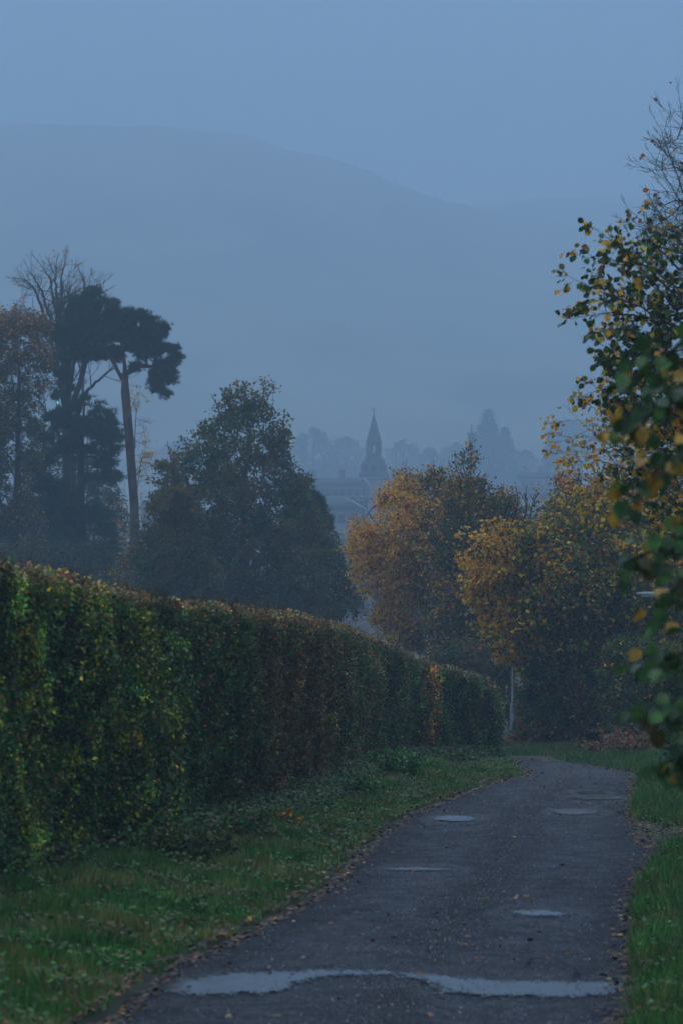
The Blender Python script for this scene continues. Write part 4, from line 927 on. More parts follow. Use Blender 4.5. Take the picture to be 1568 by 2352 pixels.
# ------------------------------------------------------------------ pines and trees on the left
def needle_tmpl(rng, k=18):
    v, f = [], []
    for i in range(k):
        a = rng.uniform(0, 6.28); e = rng.uniform(.1, 1.3); d = np.array([math.cos(a) * math.cos(e), math.sin(e), math.sin(a) * math.cos(e)]); s = unit(np.cross(d, rng.normal(size=3))) * .05
        o = len(v); v += [tuple(s), tuple(-s), tuple(d)]; f.append((o, o + 1, o + 2))
    return v, [f]
NEED = needle_tmpl(np.random.default_rng(4))
def pine(label, Yd, trunk, r_base, lobes, seed, n_tuft, bark='bark_pine', extra_limbs=(), size=.22, name='pine_tree', wts=dict(pine=5, dgreen=1), lump=1.25):
    """lobes: (px, py, rx, ry) survey ellipses of needle masses"""
    rng = np.random.default_rng(seed); T = np.array([P(x, y, Yd) for x, y in trunk]); T[0, 2] = float(terrain(T[0:1, 0], T[0:1, 1])[0]) - .1
    seg = []
    for a, b in zip(T[:-1], T[1:]):
        k = max(2, int(np.linalg.norm(b - a) / .35)); seg += [a + (b - a) * t for t in np.arange(k) / k]
    seg.append(T[-1]); par = [-1] + list(range(len(seg) - 1))
    for limb in extra_limbs:
        Q = np.array([P(x, y, Yd) for x, y in limb]); j = int(np.argmin(((np.array(seg) - Q[0]) ** 2).sum(1))); prev = j
        for a, b in zip(Q[:-1], Q[1:]):
            k = max(2, int(np.linalg.norm(b - a) / .35))
            for t in np.arange(1, k + 1) / k: seg.append(a + (b - a) * t); par.append(prev); prev = len(seg) - 1
    att = []; w = np.array([l[2] * l[3] for l in lobes], float); w /= w.sum()
    for l, q in zip(lobes, w):
        c = P(l[0], l[1], Yd); R3 = np.array([l[2], l[2] * .9, l[3] * lump]) / FPX * Yd
        for _ in range(12):
            n = max(5, int(q * 260)); cc = c + unit(rng.normal(size=3)) * rng.uniform(.3, .95) * R3; f = rng.uniform(.25, .5)
            att.append(cc + unit(rng.normal(size=(n, 3))) * rng.uniform(.3, 1, (n, 1)) * np.maximum((R3 * .5 + R3.mean() * .5) * f, .22))
    att = np.concatenate(att); N, pr = colonize(att, seg, par, .3, .34, rng, sag=.02); rad, cnt = radii_of(N, pr, .012, r_base)
    root = empty(name, T[0]); tag(root, label, 'tree'); V, F = skeleton_mesh(N, pr, rad); mesh_np('trunk', V, F, M[bark], parent=root, loc=T[0], smooth=True)
    out = np.where((cnt <= 2) & (np.arange(len(N)) >= len(seg)))[0]; cw = np.exp(.8 * fnoise(N[out], .7, seed)); k = out[rng.choice(len(out), n_tuft, p=cw / cw.sum())]
    p = N[k] + rng.normal(0, .14, (n_tuft, 3)) * [1, 1, .6]; ax = unit(N[k] - N[pr[k]]) * .6 + rng.normal(0, .4, (n_tuft, 3)) + [0, 0, .75]
    V, F, Tn = scatter(*NEED, p, ax, rng.normal(size=(n_tuft, 3)), rng.uniform(.7, 1.2, n_tuft) * size, pal(rng, n_tuft, wts, .35)); V, F, Tn = merge([(V, F, Tn)])
    mesh_np('crown', V, F, M['needle'], tint=Tn, parent=root, loc=T[0])
pine('tall pine with a long bare reddish trunk and a crown sweeping out to the right', 122, [(322, 1560), (318, 1350), (308, 1150), (297, 1000), (288, 900), (287, 840), (280, 790)], .23,
     [(285, 735, 50, 18), (345, 750, 33, 22), (245, 760, 35, 22), (300, 775, 60, 22), (360, 790, 30, 18), (395, 806, 20, 9), (340, 815, 45, 16), (385, 838, 20, 12), (380, 862, 24, 10), (360, 885, 22, 7), (384, 905, 9, 9), (260, 810, 35, 18), (320, 845, 30, 9), (265, 722, 30, 16), (315, 728, 34, 18), (350, 768, 38, 20), (285, 795, 45, 18), (395, 822, 18, 10), (370, 840, 25, 12)], 301, 8200,
     extra_limbs=[[(297, 900), (270, 850), (245, 800), (240, 765)], [(308, 1082), (322, 1072), (330, 1064), (322, 1050), (330, 1035)], [(300, 950), (312, 936)], [(288, 860), (320, 840), (350, 842), (375, 870)]])
pine('darker pine with a rounded crown, highest evergreen on the left', 125, [(160, 1560), (158, 1300), (155, 1100), (153, 920), (158, 840), (175, 760)], .25,
     [(200, 690, 45, 20), (240, 700, 25, 18), (170, 725, 35, 22), (220, 735, 55, 25), (140, 760, 32, 18), (185, 775, 50, 25), (125, 780, 20, 10), (160, 820, 40, 18), (215, 815, 35, 18), (150, 860, 26, 14), (150, 900, 25, 16), (215, 760, 45, 22), (180, 740, 45, 22), (240, 730, 35, 18)], 302, 7000,
     bark='bark', extra_limbs=[[(155, 960), (185, 880), (200, 810), (215, 760)], [(158, 1000), (140, 900), (130, 800)]])
pine('bushy dark pine with drooping lower boughs between the tall pine trunks', 118, [(195, 1560), (192, 1300), (186, 1150), (188, 1000), (195, 930)], .26,
     [(190, 935, 30, 14), (150, 955, 40, 18), (235, 955, 35, 16), (190, 985, 70, 20), (255, 990, 28, 14), (120, 1010, 30, 16), (240, 1045, 45, 20), (170, 1040, 50, 16), (90, 1080, 40, 14), (250, 1090, 35, 14), (110, 1120, 45, 18), (160, 1170, 50, 22), (90, 1180, 40, 20), (235, 1210, 45, 22), (150, 1250, 60, 25), (240, 1280, 40, 20), (90, 1260, 50, 25)], 303, 7500, bark='bark', size=.26, lump=1.9)
pine('small dark pine tucked against the right flank of the large sycamore', 104, [(720, 1560), (718, 1350), (712, 1180)], .16,
     [(700, 1155, 38, 14), (730, 1175, 28, 16), (690, 1185, 45, 18), (735, 1210, 28, 16), (700, 1230, 50, 20), (740, 1260, 35, 18)], 304, 3200, bark='bark', size=.24)
bare = dict(gold=2, rust=2, brown=1)
make_tree('beech_tree', 'autumn beech with orange tipped flat boughs at the left edge', 'tree',
          [(716, -60, 85), (735, -110, 112), (780, -130, 110), (815, -130, 125), (860, -110, 110), (930, -110, 90), (1020, -110, 95), (1120, -110, 85), (1220, -110, 100), (1300, -110, 120), (1380, -110, 130)],
          112, [(30, 1600), (35, 1300), (38, 1050), (42, 900), (40, 800)], .28, 2800, 80000, .13, LEAF4, lambda r, p: np.where(((EYE - p[:, 2]) / p[:, 1] * FPX + 1176 + r.normal(0, 55, len(p)) + 70 * fnoise(p, 2, 3) < 850)[:, None], pal(r, len(p), dict(rust=1.2, gold=.8, brown=3, olive=3)), pal(r, len(p), dict(dgreen=3, olive=3, brown=1.5, gold=.35))), 310, limbs=16, D=.32, thr=-.5, nscale=1.8)
_r = np.random.default_rng(812); _b = P(172, 1600, 130); _b[2] = float(terrain(_b[0:1], _b[1:2])[0]) - .1
_t = tag(empty('bare_tree', _b), 'leafless tree with jagged upper branches showing above the pines', 'tree')
V, F, T = polytube([P(x, y, 130) for x, y in [(172, 1640), (172, 1300), (166, 1100), (158, 950), (152, 880)]], [.34, .28, .25, .2, .16], 12); mesh_np('trunk', V, F, M['bark'], parent=_t, loc=_b, smooth=True)
tp = branch_set(_t, [[(162, 1000), (140, 880), (118, 780), (98, 710), (80, 665), (62, 645), (48, 640)], [(154, 900), (137, 760), (124, 690), (115, 640), (98, 612)], [(154, 900), (147, 780), (142, 700), (141, 640), (150, 598)],
    [(154, 880), (163, 780), (178, 710), (192, 672), (212, 660), (240, 648)], [(150, 860), (100, 800), (62, 765), (28, 742)], [(156, 920), (172, 820), (190, 740), (205, 690), (190, 640)], [(150, 840), (120, 740), (92, 660), (70, 625)], [(150, 800), (135, 700), (128, 650), (130, 605)],
    [(160, 1000), (200, 900), (240, 860), (270, 840)], [(160, 1050), (110, 950), (80, 900)]], 130, _r, .13, 1.25, .5, 3, 'branches', dy=2.0)
tip_leaves(_t, tp, 500, .12, dict(gold=3, rust=2, orange=1), _r, .12, 'leaf', LEAF4, 'last_leaves')
if 0: make_tree('bare_tree', 'leafless tree with jagged upper branches showing above the pines', 'tree',
          [(598, 110, 160), (625, 60, 205), (650, 45, 225), (700, 25, 190), (740, 40, 190), (800, 60, 200), (870, 90, 200), (950, 100, 240), (1050, 100, 300), (1150, 90, 330)],
          130, [(178, 1600), (172, 1250), (165, 1050), (150, 900), (140, 780), (135, 700)], 0.3, 3400, 900, .13, LEAF4, lambda r, p: pal(r, len(p), bare), 311, limbs=14, D=.36, r_tip=.009, twigs=3, twig_len=.6, thr=-.1, nscale=2, hollow=.1)
make_tree('young_tree', 'thin twiggy young tree with scattered yellow leaves behind the red pine trunk', 'tree',
          [(900, 285, 330), (950, 290, 350), (1010, 285, 355), (1060, 280, 366), (1130, 260, 350), (1200, 230, 360), (1260, 230, 370), (1330, 220, 370)],
          132, [(300, 1600), (298, 1300), (302, 1100), (308, 960)], .13, 1200, 2600, .12, LEAF4, lambda r, p: pal(r, len(p), dict(yellow=2, gold=2, rust=1, olive=1)), 312, limbs=7, D=.32, r_tip=.008, twigs=2, twig_len=.45, thr=-.1, nscale=1.6)
make_tree('young_tree', 'yellowing young tree low between the pine trunks and the beech', 'tree',
          [(1060, 200, 240), (1120, 180, 270), (1200, 170, 300), (1280, 160, 320), (1360, 160, 320)],
          138, [(240, 1600), (240, 1350), (235, 1200)], .12, 1000, 6500, .13, LEAF4, lambda r, p: pal(r, len(p), dict(yellow=1.5, gold=1.5, olive=3, green=2)), 313, limbs=7, D=.34, r_tip=.008, twigs=2, twig_len=.4, thr=-.2, nscale=1.6)
make_tree('evergreen_tree', 'dense dark evergreen standing behind the feet of the tall pines', 'tree',
          [(960, 60, 110), (1020, 50, 200), (1080, 50, 270), (1150, 40, 290), (1220, 40, 300), (1300, 30, 320), (1380, 30, 320)],
          134, [(120, 1600), (118, 1300), (115, 1100), (110, 1000)], .25, 2200, 34000, .15, LEAF4, lambda r, p: pal(r, len(p), dict(dgreen=4, pine=3, green=1, olive=1)), 314, limbs=14, D=.36, thr=-.3, nscale=1.8)
for k, (lb, x0, x1, y0, Yd, wa) in enumerate([
    ('dark thicket below the beech, leftmost under the trees', -120, 120, 1240, 104, dict(dgreen=4, olive=2, brown=1)),
    ('dark green thicket in front of the pine trunks', 70, 280, 1250, 106, dict(dgreen=4, green=1, brown=1)),
    ('olive thicket with yellow flecks around the red pine foot', 250, 440, 1260, 102, dict(dgreen=2, olive=3, gold=.8, brown=1)),
    ('shadowy thicket under the large sycamore', 420, 700, 1340, 100, dict(dgreen=4, olive=2, brown=1))]):
    make_tree('thicket', lb, 'shrub', [(y0, x0 + 50, x1 - 50), (y0 + 40, x0 + 10, x1 - 10), (y0 + 110, x0, x1), (y0 + 220, x0, x1)], Yd, [((x0 + x1) / 2, 1620), ((x0 + x1) / 2, 1420), ((x0 + x1) / 2, 1340)], .08, 900, 17000, .12, LEAF4,
              lambda r, p, wa=wa: pal(r, len(p), wa), 320 + k, D=.3, thr=-.5, nscale=1.2, twigs=2, twig_len=.3)

# thin pale stems standing in the wood
for k, (lb, a, b, Yd, r) in enumerate([('slender pale leaning trunk just left of the pale lamp post', (1188, 1640), (1163, 1395), 72, .05), ('straight pale stem further left in the wood', (1130, 1640), (1126, 1420), 76, .035),
                            ('faint pale stem at the left end of the wood', (1046, 1640), (1040, 1400), 82, .05), ('short pale stem among the dark shrubs right of the lamp post', (1236, 1690), (1230, 1560), 61.5, .03)]):
    A, B = P(*a, Yd), P(*b, Yd); A[2] = float(terrain(A[0:1], A[1:2])[0]) - .1; q = A + (B - A) * np.linspace(0, 1, 12)[:, None]; q[1:-1, 0] += .03 * np.sin(np.arange(10) * 1.3 + k)
    rng = np.random.default_rng(700 + k); j = rng.integers(5, 12, 14); d = unit(rng.normal(0, .6, (14, 3)) + [0, 0, .8])
    root = empty('slim_tree', A); tag(root, lb, 'tree'); V, F, T = polytube(q, np.linspace(r, r * .6, 12), 8); mesh_np('trunk', V, F, M['bark_pale'], parent=root, loc=A, smooth=True)
    V, F = tubes(q[j], q[j] + d * .7, np.full(14, .012), np.full(14, .004), 4); mesh_np('branches', V, [F], M['bark'], parent=root, loc=A)
    p = q[j][rng.integers(0, 14, 160)] + rng.normal(0, .35, (160, 3)) + [0, 0, .3]
    V, F, T = scatter(*LEAF4, p, rng.normal(size=(160, 3)), rng.normal(0, .5, (160, 3)) + [0, 0, 1], np.full(160, .11), pal(rng, 160, dict(olive=2, gold=1, green=2))); V, F, T = merge([(V, F, T)])
    mesh_np('crown', V, F, M['leaf'], tint=T, parent=root, loc=A)

# ------------------------------------------------------------------ street lamps
def street_lamp(label, px, py_top, Yd, arm, r=.045, lit=None, arm_rise=.12, up=0.0):
    """arm: signed reach in metres; post with a thicker foot, curved arm and a flat head"""
    c = P(px, py_top, Yd); z0 = float(terrain(c[0:1], c[1:2])[0]); h = c[2] - z0
    root = empty('street_lamp', (c[0], c[1], z0)); tag(root, label, 'street lamp', 'street lamps beyond the lane')
    V, F, T = polytube([(0, 0, -.3), (0, 0, 1.0), (0, 0, 1.08), (0, 0, 1.16), (0, 0, h * .6), (0, 0, h)], [r * 1.9, r * 1.9, r * 1.8, r * 1.05, r, r * .8], 14)
    mesh_np('post', V, F, M['metal'], parent=root)
    V, F, T = boxes([(-.04, .04, -r * 1.9 - .006, -r * 1.7, .35, .85)]); mesh_np('access_door', V, F, M['metal'], parent=root)
    s = np.sign(arm); t = np.linspace(0, 1, 12)
    q = np.stack([arm * np.sin(t * math.pi / 2) if up else arm * t, np.zeros(12), h - .05 + (up * (1 - np.cos(t * math.pi / 2)) if False else (up * np.sin(t * math.pi / 2) ** .6 if up else arm_rise * t))], 1)
    if up: q[:, 0] = arm * (1 - np.cos(t * math.pi / 2))
    V, F, T = polytube(q, r * .55, 8); mesh_np('arm', V, F, M['metal'], parent=root, smooth=True)
    e = q[-1]; L = .55; rings = []
    for a, w, tt in ((-.03, .05, .04), (.08, .10, .06), (L * .6, .13, .07), (L, .07, .03)):
        x = e[0] + s * a; rings.append(np.array([(x, -w, e[2] - tt * .6), (x, w, e[2] - tt * .6), (x, w * .7, e[2] + tt * .6), (x, -w * .7, e[2] + tt * .6)]))
    V, F, T = prism(rings); mesh_np('lamp_head', V, F, M['metal'], parent=root)
    x0, x1 = sorted((e[0] + s * .12, e[0] + s * L * .8)); V, F, T = boxes([(x0, x1, -.08, .08, e[2] - .075, e[2] - .045)])
    m, nt, b = mat_new('lamp_lens'); b.inputs['Base Color'].default_value = (.6, .6, .58, 1); b.inputs['Roughness'].default_value = .25
    if lit: b.inputs['Emission Color'].default_value = (*lit[0], 1); b.inputs['Emission Strength'].default_value = lit[1]
    mesh_np('lens', V, F, m, parent=root); return root
street_lamp('tall pale lamp post beside the bend, nearest of the street lamps', 1177, 1402, 61.5, -.60, .042, arm_rise=.06)
street_lamp('pale lamp post half hidden below the golden maple', 971, 1425, 112, -.9, .065)
street_lamp('far street lamp with a long curved arm, leftmost above the hedge', 794, 1432, 150, 1.0, .05, up=.42)
street_lamp('far street lamp with a curved arm beside the thin mast, lower above the hedge', 816, 1446, 146, .95, .05, up=.50)
street_lamp('street lamp whose head shows through the leaves at the right edge', 1590, 1368, 58, -.80, .05, arm_rise=.10)

def pole(name, label, px, py, Yd, r, cat='post', cap=True):
    c = P(px, py, Yd); z0 = float(terrain(c[0:1], c[1:2])[0]); h = c[2] - z0; root = empty(name, (c[0], c[1], z0)); tag(root, label, cat)
    V, F, T = polytube([(0, 0, -.3), (0, 0, h)], [r, r * .8], 12); mesh_np('shaft', V, F, M['metal'], parent=root, smooth=True)
    V, F, T = boxes([(-r * 1.5, r * 1.5, -r * 1.5, r * 1.5, h, h + r * 1.6)]); mesh_np('cap', V, F, M['metal'], parent=root)
    return root, h
pole('mast', 'thin upright mast between the far street lamps and the golden maple', 849, 1388, 155, .055, 'mast')
pole('sign_post', 'short pale post peeping over the far dip of the hedge', 921, 1466, 100, .06)
def light_mast(name, label, px, py, Yd, col, strength, r):
    root, h = pole(name, label, px, py, Yd, .09, 'mast'); 
    V, F, T = boxes([(-r * 1.5, r * 1.5, -.05, .3, h - r * 1.7 - .6, h + r * .9 - .6 + .4)]); mesh_np('lamp_housing', V, F, M['metal'], parent=root)
    m, nt, b = mat_new('lit_lens'); b.inputs['Base Color'].default_value = (*col, 1); b.inputs['Emission Color'].default_value = (*col, 1); b.inputs['Emission Strength'].default_value = strength
    rings = [ngon_ring(0, 0, 0, r, 14), ngon_ring(0, 0, .09, r * .8, 14), ngon_ring(0, 0, .13, r * .3, 14)]
    rings = [np.stack([q[:, 0], -.052 - q[:, 2], q[:, 1] + h - .4], 1) for q in rings]; V, F, T = prism(rings); mesh_np('lens', V, F, m, parent=root)
light_mast('lamp_mast', 'tall mast carrying a warm lit lamp glimpsed between the pines', 201, 906, 170, (1, .72, .5), .8, .12)
light_mast('signal_mast', 'tall mast carrying a small green light glimpsed left of the pine trunk', 133, 912, 172, (.05, 1, .5), .5, .07)

# ------------------------------------------------------------------ the misty town
def mat_plain(name, c, v=.2, s=.6, rough=.85):
    return mat_bark(name, tuple(x * (1 - v) for x in c), tuple(x * (1 + v) for x in c), s, 1, rough)
MS = mat_plain('sandstone', (.24, .18, .15)); MSL = mat_plain('slate', (.055, .06, .065)); MWH = mat_plain('render_grey', (.18, .17, .17)); MBR = mat_plain('brick', (.24, .15, .12))
MLEAD = mat_plain('lead_flashing', (.30, .31, .33)); MGL = mat_plain('window_glass', (.05, .055, .06), .1, 1, .15); MCOP = mat_plain('dark_stone', (.08, .08, .075))
def part(name, geo, mat, parent, smooth=False): V, F, T = merge([geo]) if isinstance(geo, tuple) else merge(geo); return mesh_np(name, V, F, mat, parent=parent, smooth=smooth)
def church():
    Yd = 500; u = Yd / FPX; cx = (857.5 - 784) * u; z0 = float(terrain(np.array([cx]), np.array([500.0]))[0]); Z = lambda py: EYE - (py - 1176) * u - z0
    root = empty('church', (cx, Yd, z0)); tag(root, 'church with a tall octagonal slate spire rising out of the mist', 'church'); hw = 35 * u
    part('tower', [boxes([(-hw, hw, -hw, hw, -1, Z(1102))]), boxes([(-hw - .35, hw + .35, -hw - .35, hw + .35, Z(1102) + .002, Z(1096))])] +
         [boxes([(x * hw - .45, x * hw + .45, y * hw - .45, y * hw + .45, -1, Z(1120))]) for x in (-1, 1) for y in (-1, 1)], MS, root)
    for x in (-1.5, 1.5):
        w = part('belfry_window', boxes([(x - .55, x + .55, -hw - .06, -hw + .1, Z(1150), Z(1122))]), MCOP, root)
        part('louvre', boxes([(x - .5, x + .5, -hw - .12, -hw - .07, Z(1150) + .5 * k, Z(1150) + .5 * k + .2) for k in range(5)]), MSL, w)
    def R(py, half, k=8): return ngon_ring(0, 0, Z(py), half * u / math.cos(math.pi / 8), k)
    part('lower_roof', prism([R(1096, 36), R(1090, 33), R(1074, 28), R(1060, 22), R(1045, 17)]), MSL, root)
    # open lantern
    cols = []
    for i in range(8):
        a = math.pi / 8 + i * math.pi / 4; x, y = 15.2 * u * math.cos(a) * 1.06, 15.2 * u * math.sin(a) * 1.06; cols.append(boxes([(x - .26, x + .26, y - .26, y + .26, Z(1045), Z(1020))]))
    cols += [prism([R(1045.1, 17.4), R(1043, 17.4), R(1042.5, 16)]), prism([R(1024, 16.2), R(1018, 17)])]
    for i in range(8):
        a = i * math.pi / 4; x, y = 15.0 * u * math.cos(a), 15.0 * u * math.sin(a); cols.append(boxes([(x - .09, x + .09, y - .09, y + .09, Z(1045), Z(1020))]))
    part('lantern', cols, MCOP, root)
    part('spire', prism([R(1018, 18.5), R(1012, 17), R(985, 9.5), R(949, .8)]), MSL, root)
    part('finial', [polytube([(0, 0, Z(951)), (0, 0, Z(932))], .06, 6), boxes([(-.55, .55, -.04, .04, Z(940), Z(939))]), prism([ngon_ring(0, 0, Z(946), .22, 8), ngon_ring(0, 0, Z(944.5), .3, 8), ngon_ring(0, 0, Z(943), .1, 8)])], MCOP, root)
    for i in range(4):
        a = i * math.pi / 2 + math.pi / 4; r = 29 * u * .98; x, y = r * math.cos(a), r * math.sin(a)
        part('pinnacle', prism([ngon_ring(x, y, Z(1082), .55, 4), ngon_ring(x, y, Z(1068), .5, 4), ngon_ring(x, y, Z(1066), .62, 4), ngon_ring(x, y, Z(1052), .05, 4)]), MCOP, root)
    for i in range(4):
        a = i * math.pi / 2; r = 24 * u; x, y = r * math.cos(a), r * math.sin(a)
        part('gablet', prism([ngon_ring(x, y, Z(1080), .8, 4, a + math.pi / 4), ngon_ring(x, y, Z(1070), .75, 4, a + math.pi / 4), ngon_ring(x, y, Z(1058), .05, 4, a + math.pi / 4)]), MSL, root)
    # nave behind the tower
    L = 26; b = [(-4.5, hw + .01, 0), (4.5, hw + .01, 0), (4.5, L, 0), (-4.5, L, 0)]
    part('nave', boxes([(-4.5, 4.5, hw + .02, L, -1, 7)]), MS, root)
    V = np.array([(-4.9, hw + .03, 6.9), (4.9, hw + .03, 6.9), (4.9, L + .3, 6.9), (-4.9, L + .3, 6.9), (0, hw + .03, 11.5), (0, L + .3, 11.5)], float)
    mesh_np('nave_roof', V, [np.array([(0, 3, 5, 4), (1, 4, 5, 2), (0, 1, 2, 3)]), np.array([(0, 4, 1), (2, 5, 3)])], MSL, parent=root)
church()
def town_tower():
    Yd = 560; u = Yd / FPX; cx = (1082 - 784) * u; z0 = float(terrain(np.array([cx]), np.array([Yd * 1.0]))[0]); Z = lambda py: EYE - (py - 1176) * u - z0
    root = empty('town_tower', (cx, Yd, z0)); tag(root, 'slim faint tower with a spike, just left of the tallest far conifer', 'tower'); h = 7 * u
    part('shaft', [boxes([(-h, h, -h, h, -1, Z(1008))]), boxes([(-h * 1.25, h * 1.25, -h * 1.25, h * 1.25, Z(1008) + .002, Z(1000))])], MCOP, root)
    part('crown_points', [prism([ngon_ring(x * h, y * h, Z(1000), .3, 4), ngon_ring(x * h, y * h, Z(990), .04, 4)]) for x in (-1.1, 0, 1.1) for y in (-1.1, 0, 1.1) if (x or y)], MCOP, root)
    part('spike', prism([ngon_ring(0, 0, Z(1000), .7, 8), ngon_ring(0, 0, Z(992), .3, 8), ngon_ring(0, 0, Z(972), .05, 8)]), MCOP, root)
town_tower()
def house(label, x0, x1, Yd, y_ridge, y_eave, dep, wall, hip=.0, chim=(), wins=6, roofm=None, storeys=2, cat='house', name='house'):
    u = Yd / FPX; W = (x1 - x0) * u / 2; cx = ((x0 + x1) / 2 - 784) * u; z0 = float(terrain(np.array([cx]), np.array([Yd * 1.0]))[0]); Z = lambda py: EYE - (py - 1176) * u - z0
    root = empty(name, (cx, Yd, z0)); tag(root, label, cat, 'houses of the misty town'); zr, ze = Z(y_ridge), Z(y_eave); D = dep / 2
    part('wall', boxes([(-W, W, -D, D, -1, ze)]), wall, root)
    if hip < 9:
        hx = W - hip * W * 1.0; o = .35
        V = np.array([(-W - o, -D - o, ze + .003), (W + o, -D - o, ze + .003), (W + o, D + o, ze + .003), (-W - o, D + o, ze + .003), (-hx - (0 if hip else o), 0, zr), (hx + (0 if hip else o), 0, zr)])
        r = mesh_np('roof', V, [np.array([(0, 1, 5, 4), (2, 3, 4, 5), (0, 3, 2, 1)]), np.array([(1, 2, 5), (3, 0, 4)])], roofm or MSL, parent=root)
        w = .13; rg = [polytube([V[4] + [0, 0, .03], V[5] + [0, 0, .03]], w, 6)]
        if hip: rg += [polytube([V[5], V[1] + [0, 0, .05]], w, 6), polytube([V[4], V[0] + [0, 0, .05]], w, 6)]
        part('ridge_flashing', rg, MLEAD, r)
    else:
        r = part('roof', boxes([(-W - .3, W + .3, -D - .3, D + .3, ze + .003, zr)]), MLEAD, root)
    for c in chim:
        zc = max(zr, ze); q = part('chimney', [boxes([(c * W - .55, c * W + .55, -.4, .4, ze + .2, zc + 1.2)]), boxes([(c * W - .65, c * W + .65, -.5, .5, zc + 1.202, zc + 1.4)])], MBR, r)
        for k in (-.3, .3): part('chimney_pot', polytube([(c * W + k, 0, zc + 1.4), (c * W + k, 0, zc + 1.9)], .13, 8), MBR, q)
    for s in range(storeys):
        for k in range(wins):
            x = -W + (k + .5) * 2 * W / wins; zb = ze - 2.0 - s * 3.0
            if zb < .5: continue
            f = part('window', boxes([(x - .62, x + .62, -D - .05, -D + .05, zb, zb + 1.5)]), MS, root)
            part('pane', boxes([(x - .5, x + .5, -D - .07, -D - .053, zb + .12, zb + 1.38)]), MGL, f)
house('large hipped slate roofed house with pale ridge lines left of the church tower', 690, 836, 380, 1142, 1172, 12, MWH, .62, (-.5,), 7)
house('pale block with a tall window beside the church tower foot', 800, 842, 410, 1139, 1143, 8, MWH, 99, (), 3)
house('long low roof stretching left behind the church tower', 700, 842, 480, 1098, 1117, 11, MS, .1, (-.7, .2), 9)
house('small gabled house faint just right of the spire', 900, 936, 520, 1076, 1094, 9, MS, .0, (.6,), 3)
house('long pinkish stone building above the right-hand treetops', 1168, 1290, 540, 1118, 1126, 12, MBR, .12, (-.4, .5), 10)
house('house with a pale wet roof at the right, above the orange maple', 1335, 1440, 400, 1104, 1128, 10, MS, .2, (.4,), 6, roofm=MLEAD)
house('faint terrace behind the long pinkish building', 1190, 1330, 600, 1085, 1100, 10, MWH, .0, (-.8, -.3, .3, .8), 8)
house('small house whose chimney shows between the red pine and the sycamores', 330, 372, 430, 1150, 1172, 9, MBR, .0, (.3,), 3)
house('brown walled house low in the gap between sycamore and golden maple', 780, 852, 215, 1368, 1402, 9, MBR, .0, (-.7,), 4, storeys=1)
house('dim house behind the lower boughs of the large sycamore', 600, 700, 230, 1340, 1385, 9, MWH, .2, (.5,), 5, storeys=1)
house('pale gable of a house low behind the sycamore trunk', 480, 560, 260, 1330, 1372, 9, MS, .0, (.6,), 4, storeys=1)
house('far rooftop between the church spire and the slim tower', 960, 1050, 570, 1072, 1088, 10, MS, .1, (-.3, .6), 6)

# far trees in the mist: one mesh of each kind, copied
def far_kind(name, conifer, seed):
    rng = np.random.default_rng(seed); root = empty(name, (0, 0, 0)); h = 10.0
    V, F, T = polytube([(0, 0, -1), (0, 0, h * .5), (0, 0, h * .95)], [.25, .16, .03], 7); mesh_np('trunk', V, F, M['bark'], parent=root)
    n = 6000; z = rng.uniform(.05, 1, n); a = rng.uniform(0, 6.28, n)
    if conifer: r = (1 - z) ** .8 * 2.4 * (1 + .25 * np.sin(z * 40) + .12 * np.sin(a * 3)) + .12
    else: r = 3.4 * np.clip(1 - ((z - .42) / .58) ** 2, 0, 1) ** .6 * (1 + .3 * np.sin(a * 3 + z * 6) + .22 * np.sin(a * 7 - z * 15))
    q = np.sqrt(rng.uniform(.15, 1, n)); p = np.stack([np.cos(a) * r * q, np.sin(a) * r * q, z * h], 1)
    if not conifer: p = p[fnoise(p, 1.3, seed) > -.1]
    n = len(p); V, F, T = scatter(*LEAF4, p, rng.normal(0, 1, (n, 3)) + [0, 0, -.2], rng.normal(0, .5, (n, 3)) + [0, 0, 1], rng.uniform(.3, .55, n), pal(rng, n, dict(pine=3, dgreen=2) if conifer else dict(olive=3, dgreen=2, brown=2)))
    V, F, T = merge([(V, F, T)]); mesh_np('crown', V, F, M['leaf'], tint=T, parent=root); return root
def copy_tree(o):
    c = o.copy(); COL.objects.link(c)
    for ch in o.children: d = ch.copy(); COL.objects.link(d); d.parent = c
    return c
kc, kb = far_kind('conifer', True, 61), far_kind('broadleaf', False, 62); used = {}
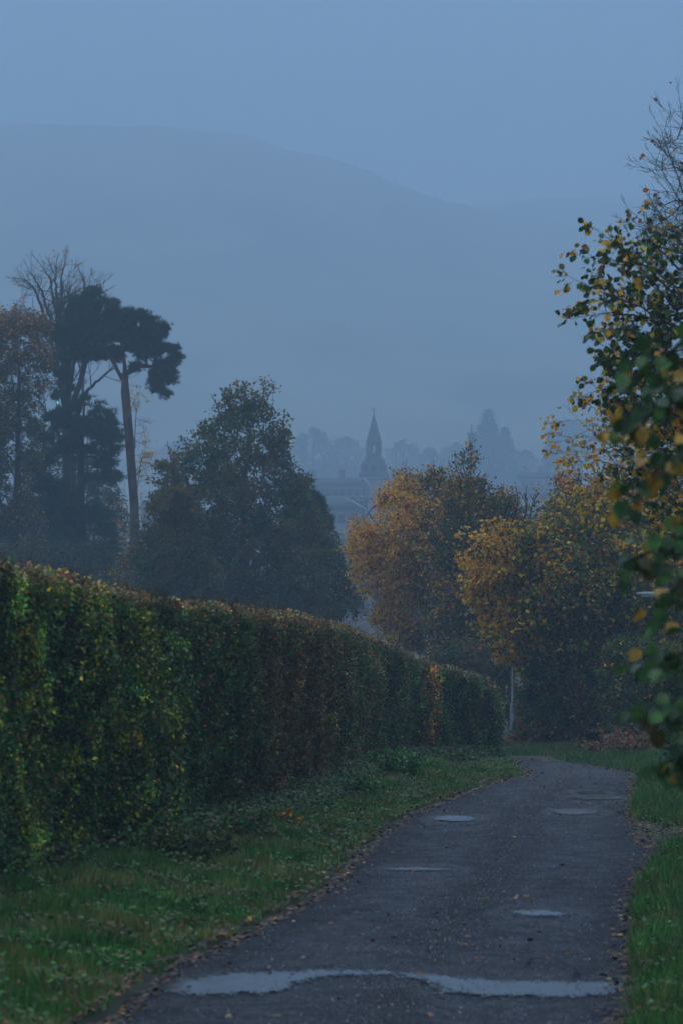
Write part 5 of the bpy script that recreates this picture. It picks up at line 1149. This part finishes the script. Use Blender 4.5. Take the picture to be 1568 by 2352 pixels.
def far(kind, label, px, py_top, Yd, w_px, group):
    Yd = Yd * 1.15; u = Yd / FPX; x = (px - 784) * u; z0 = float(terrain(np.array([x]), np.array([Yd * 1.0]))[0]); h = EYE - (py_top - 1176) * u - z0
    o = kind if id(kind) not in used else copy_tree(kind); used[id(kind)] = 1
    o.location = (x, Yd, z0); s = h / 10; w = w_px * u / (4.8 if kind is kc else 6.8); o.scale = (w, w, s); o.rotation_euler = (0, 0, px * 1.7)
    tag(o, label, 'tree', group)
gc, gb = 'conifers fading into the mist', 'rounded trees fading into the mist'
far(kc, 'tallest pointed conifer in the mist right of the slim tower', 1120, 945, 680, 118, gc)
far(kc, 'broader conifer directly behind the tallest one on its right', 1158, 985, 700, 92, gc)
far(kc, 'lone dark pointed conifer between the tallest conifer and the right-hand tree', 1265, 993, 660, 74, gc)
far(kc, 'squat conifer on the left shoulder of the tallest one', 1093, 1002, 720, 90, gc)
far(kc, 'faint conifer nearest the leaves of the right-hand tree', 1335, 965, 800, 130, gc)
far(kb, 'wide misty tree crown at the right between the lone conifer and the yellow leaves', 1300, 965, 760, 90, gb)
far(kb, 'broad misty tree left of the spire beside the sycamore', 720, 985, 700, 120, gb)
far(kb, 'misty tree immediately left of the spire', 795, 1005, 720, 100, gb)
far(kb, 'misty tree immediately right of the spire', 925, 1012, 720, 90, gb)
far(kb, 'misty tree midway between the spire and the slim tower', 985, 1030, 700, 80, gb)
far(kb, 'low round misty tree touching the slim tower on its left', 1045, 1018, 730, 70, gb)
far(kb, 'low round misty tree between the tall conifers and the lone conifer', 1205, 1035, 720, 80, gb)
far(kb, 'misty tree behind the top of the red pine trunk', 420, 1010, 720, 110, gb)
far(kb, 'low pale brown tree beyond the gap right of the red pine', 350, 1225, 230, 90, gb)
far(kb, 'low tree hiding the foot of the church', 905, 1120, 440, 80, gb)

# ------------------------------------------------------------------ mist: one even volume over everything
def haze():
    V, F, T = boxes([(-620, 620, -58, 1950, -40, 345)])
    m = bpy.data.materials.new('haze'); m.use_nodes = True; nt = m.node_tree; nt.nodes.clear()
    v = nt.nodes.new('ShaderNodeVolumePrincipled'); o = nt.nodes.new('ShaderNodeOutputMaterial'); nt.links.new(v.outputs[0], o.inputs['Volume'])
    v.inputs['Color'].default_value = (*HAZE_COLOR, 1); v.inputs['Density'].default_value = HAZE_DENSITY; v.inputs['Anisotropy'].default_value = 0.0
    tag(mesh_np('haze', V, F, m), kind='stuff')
haze()
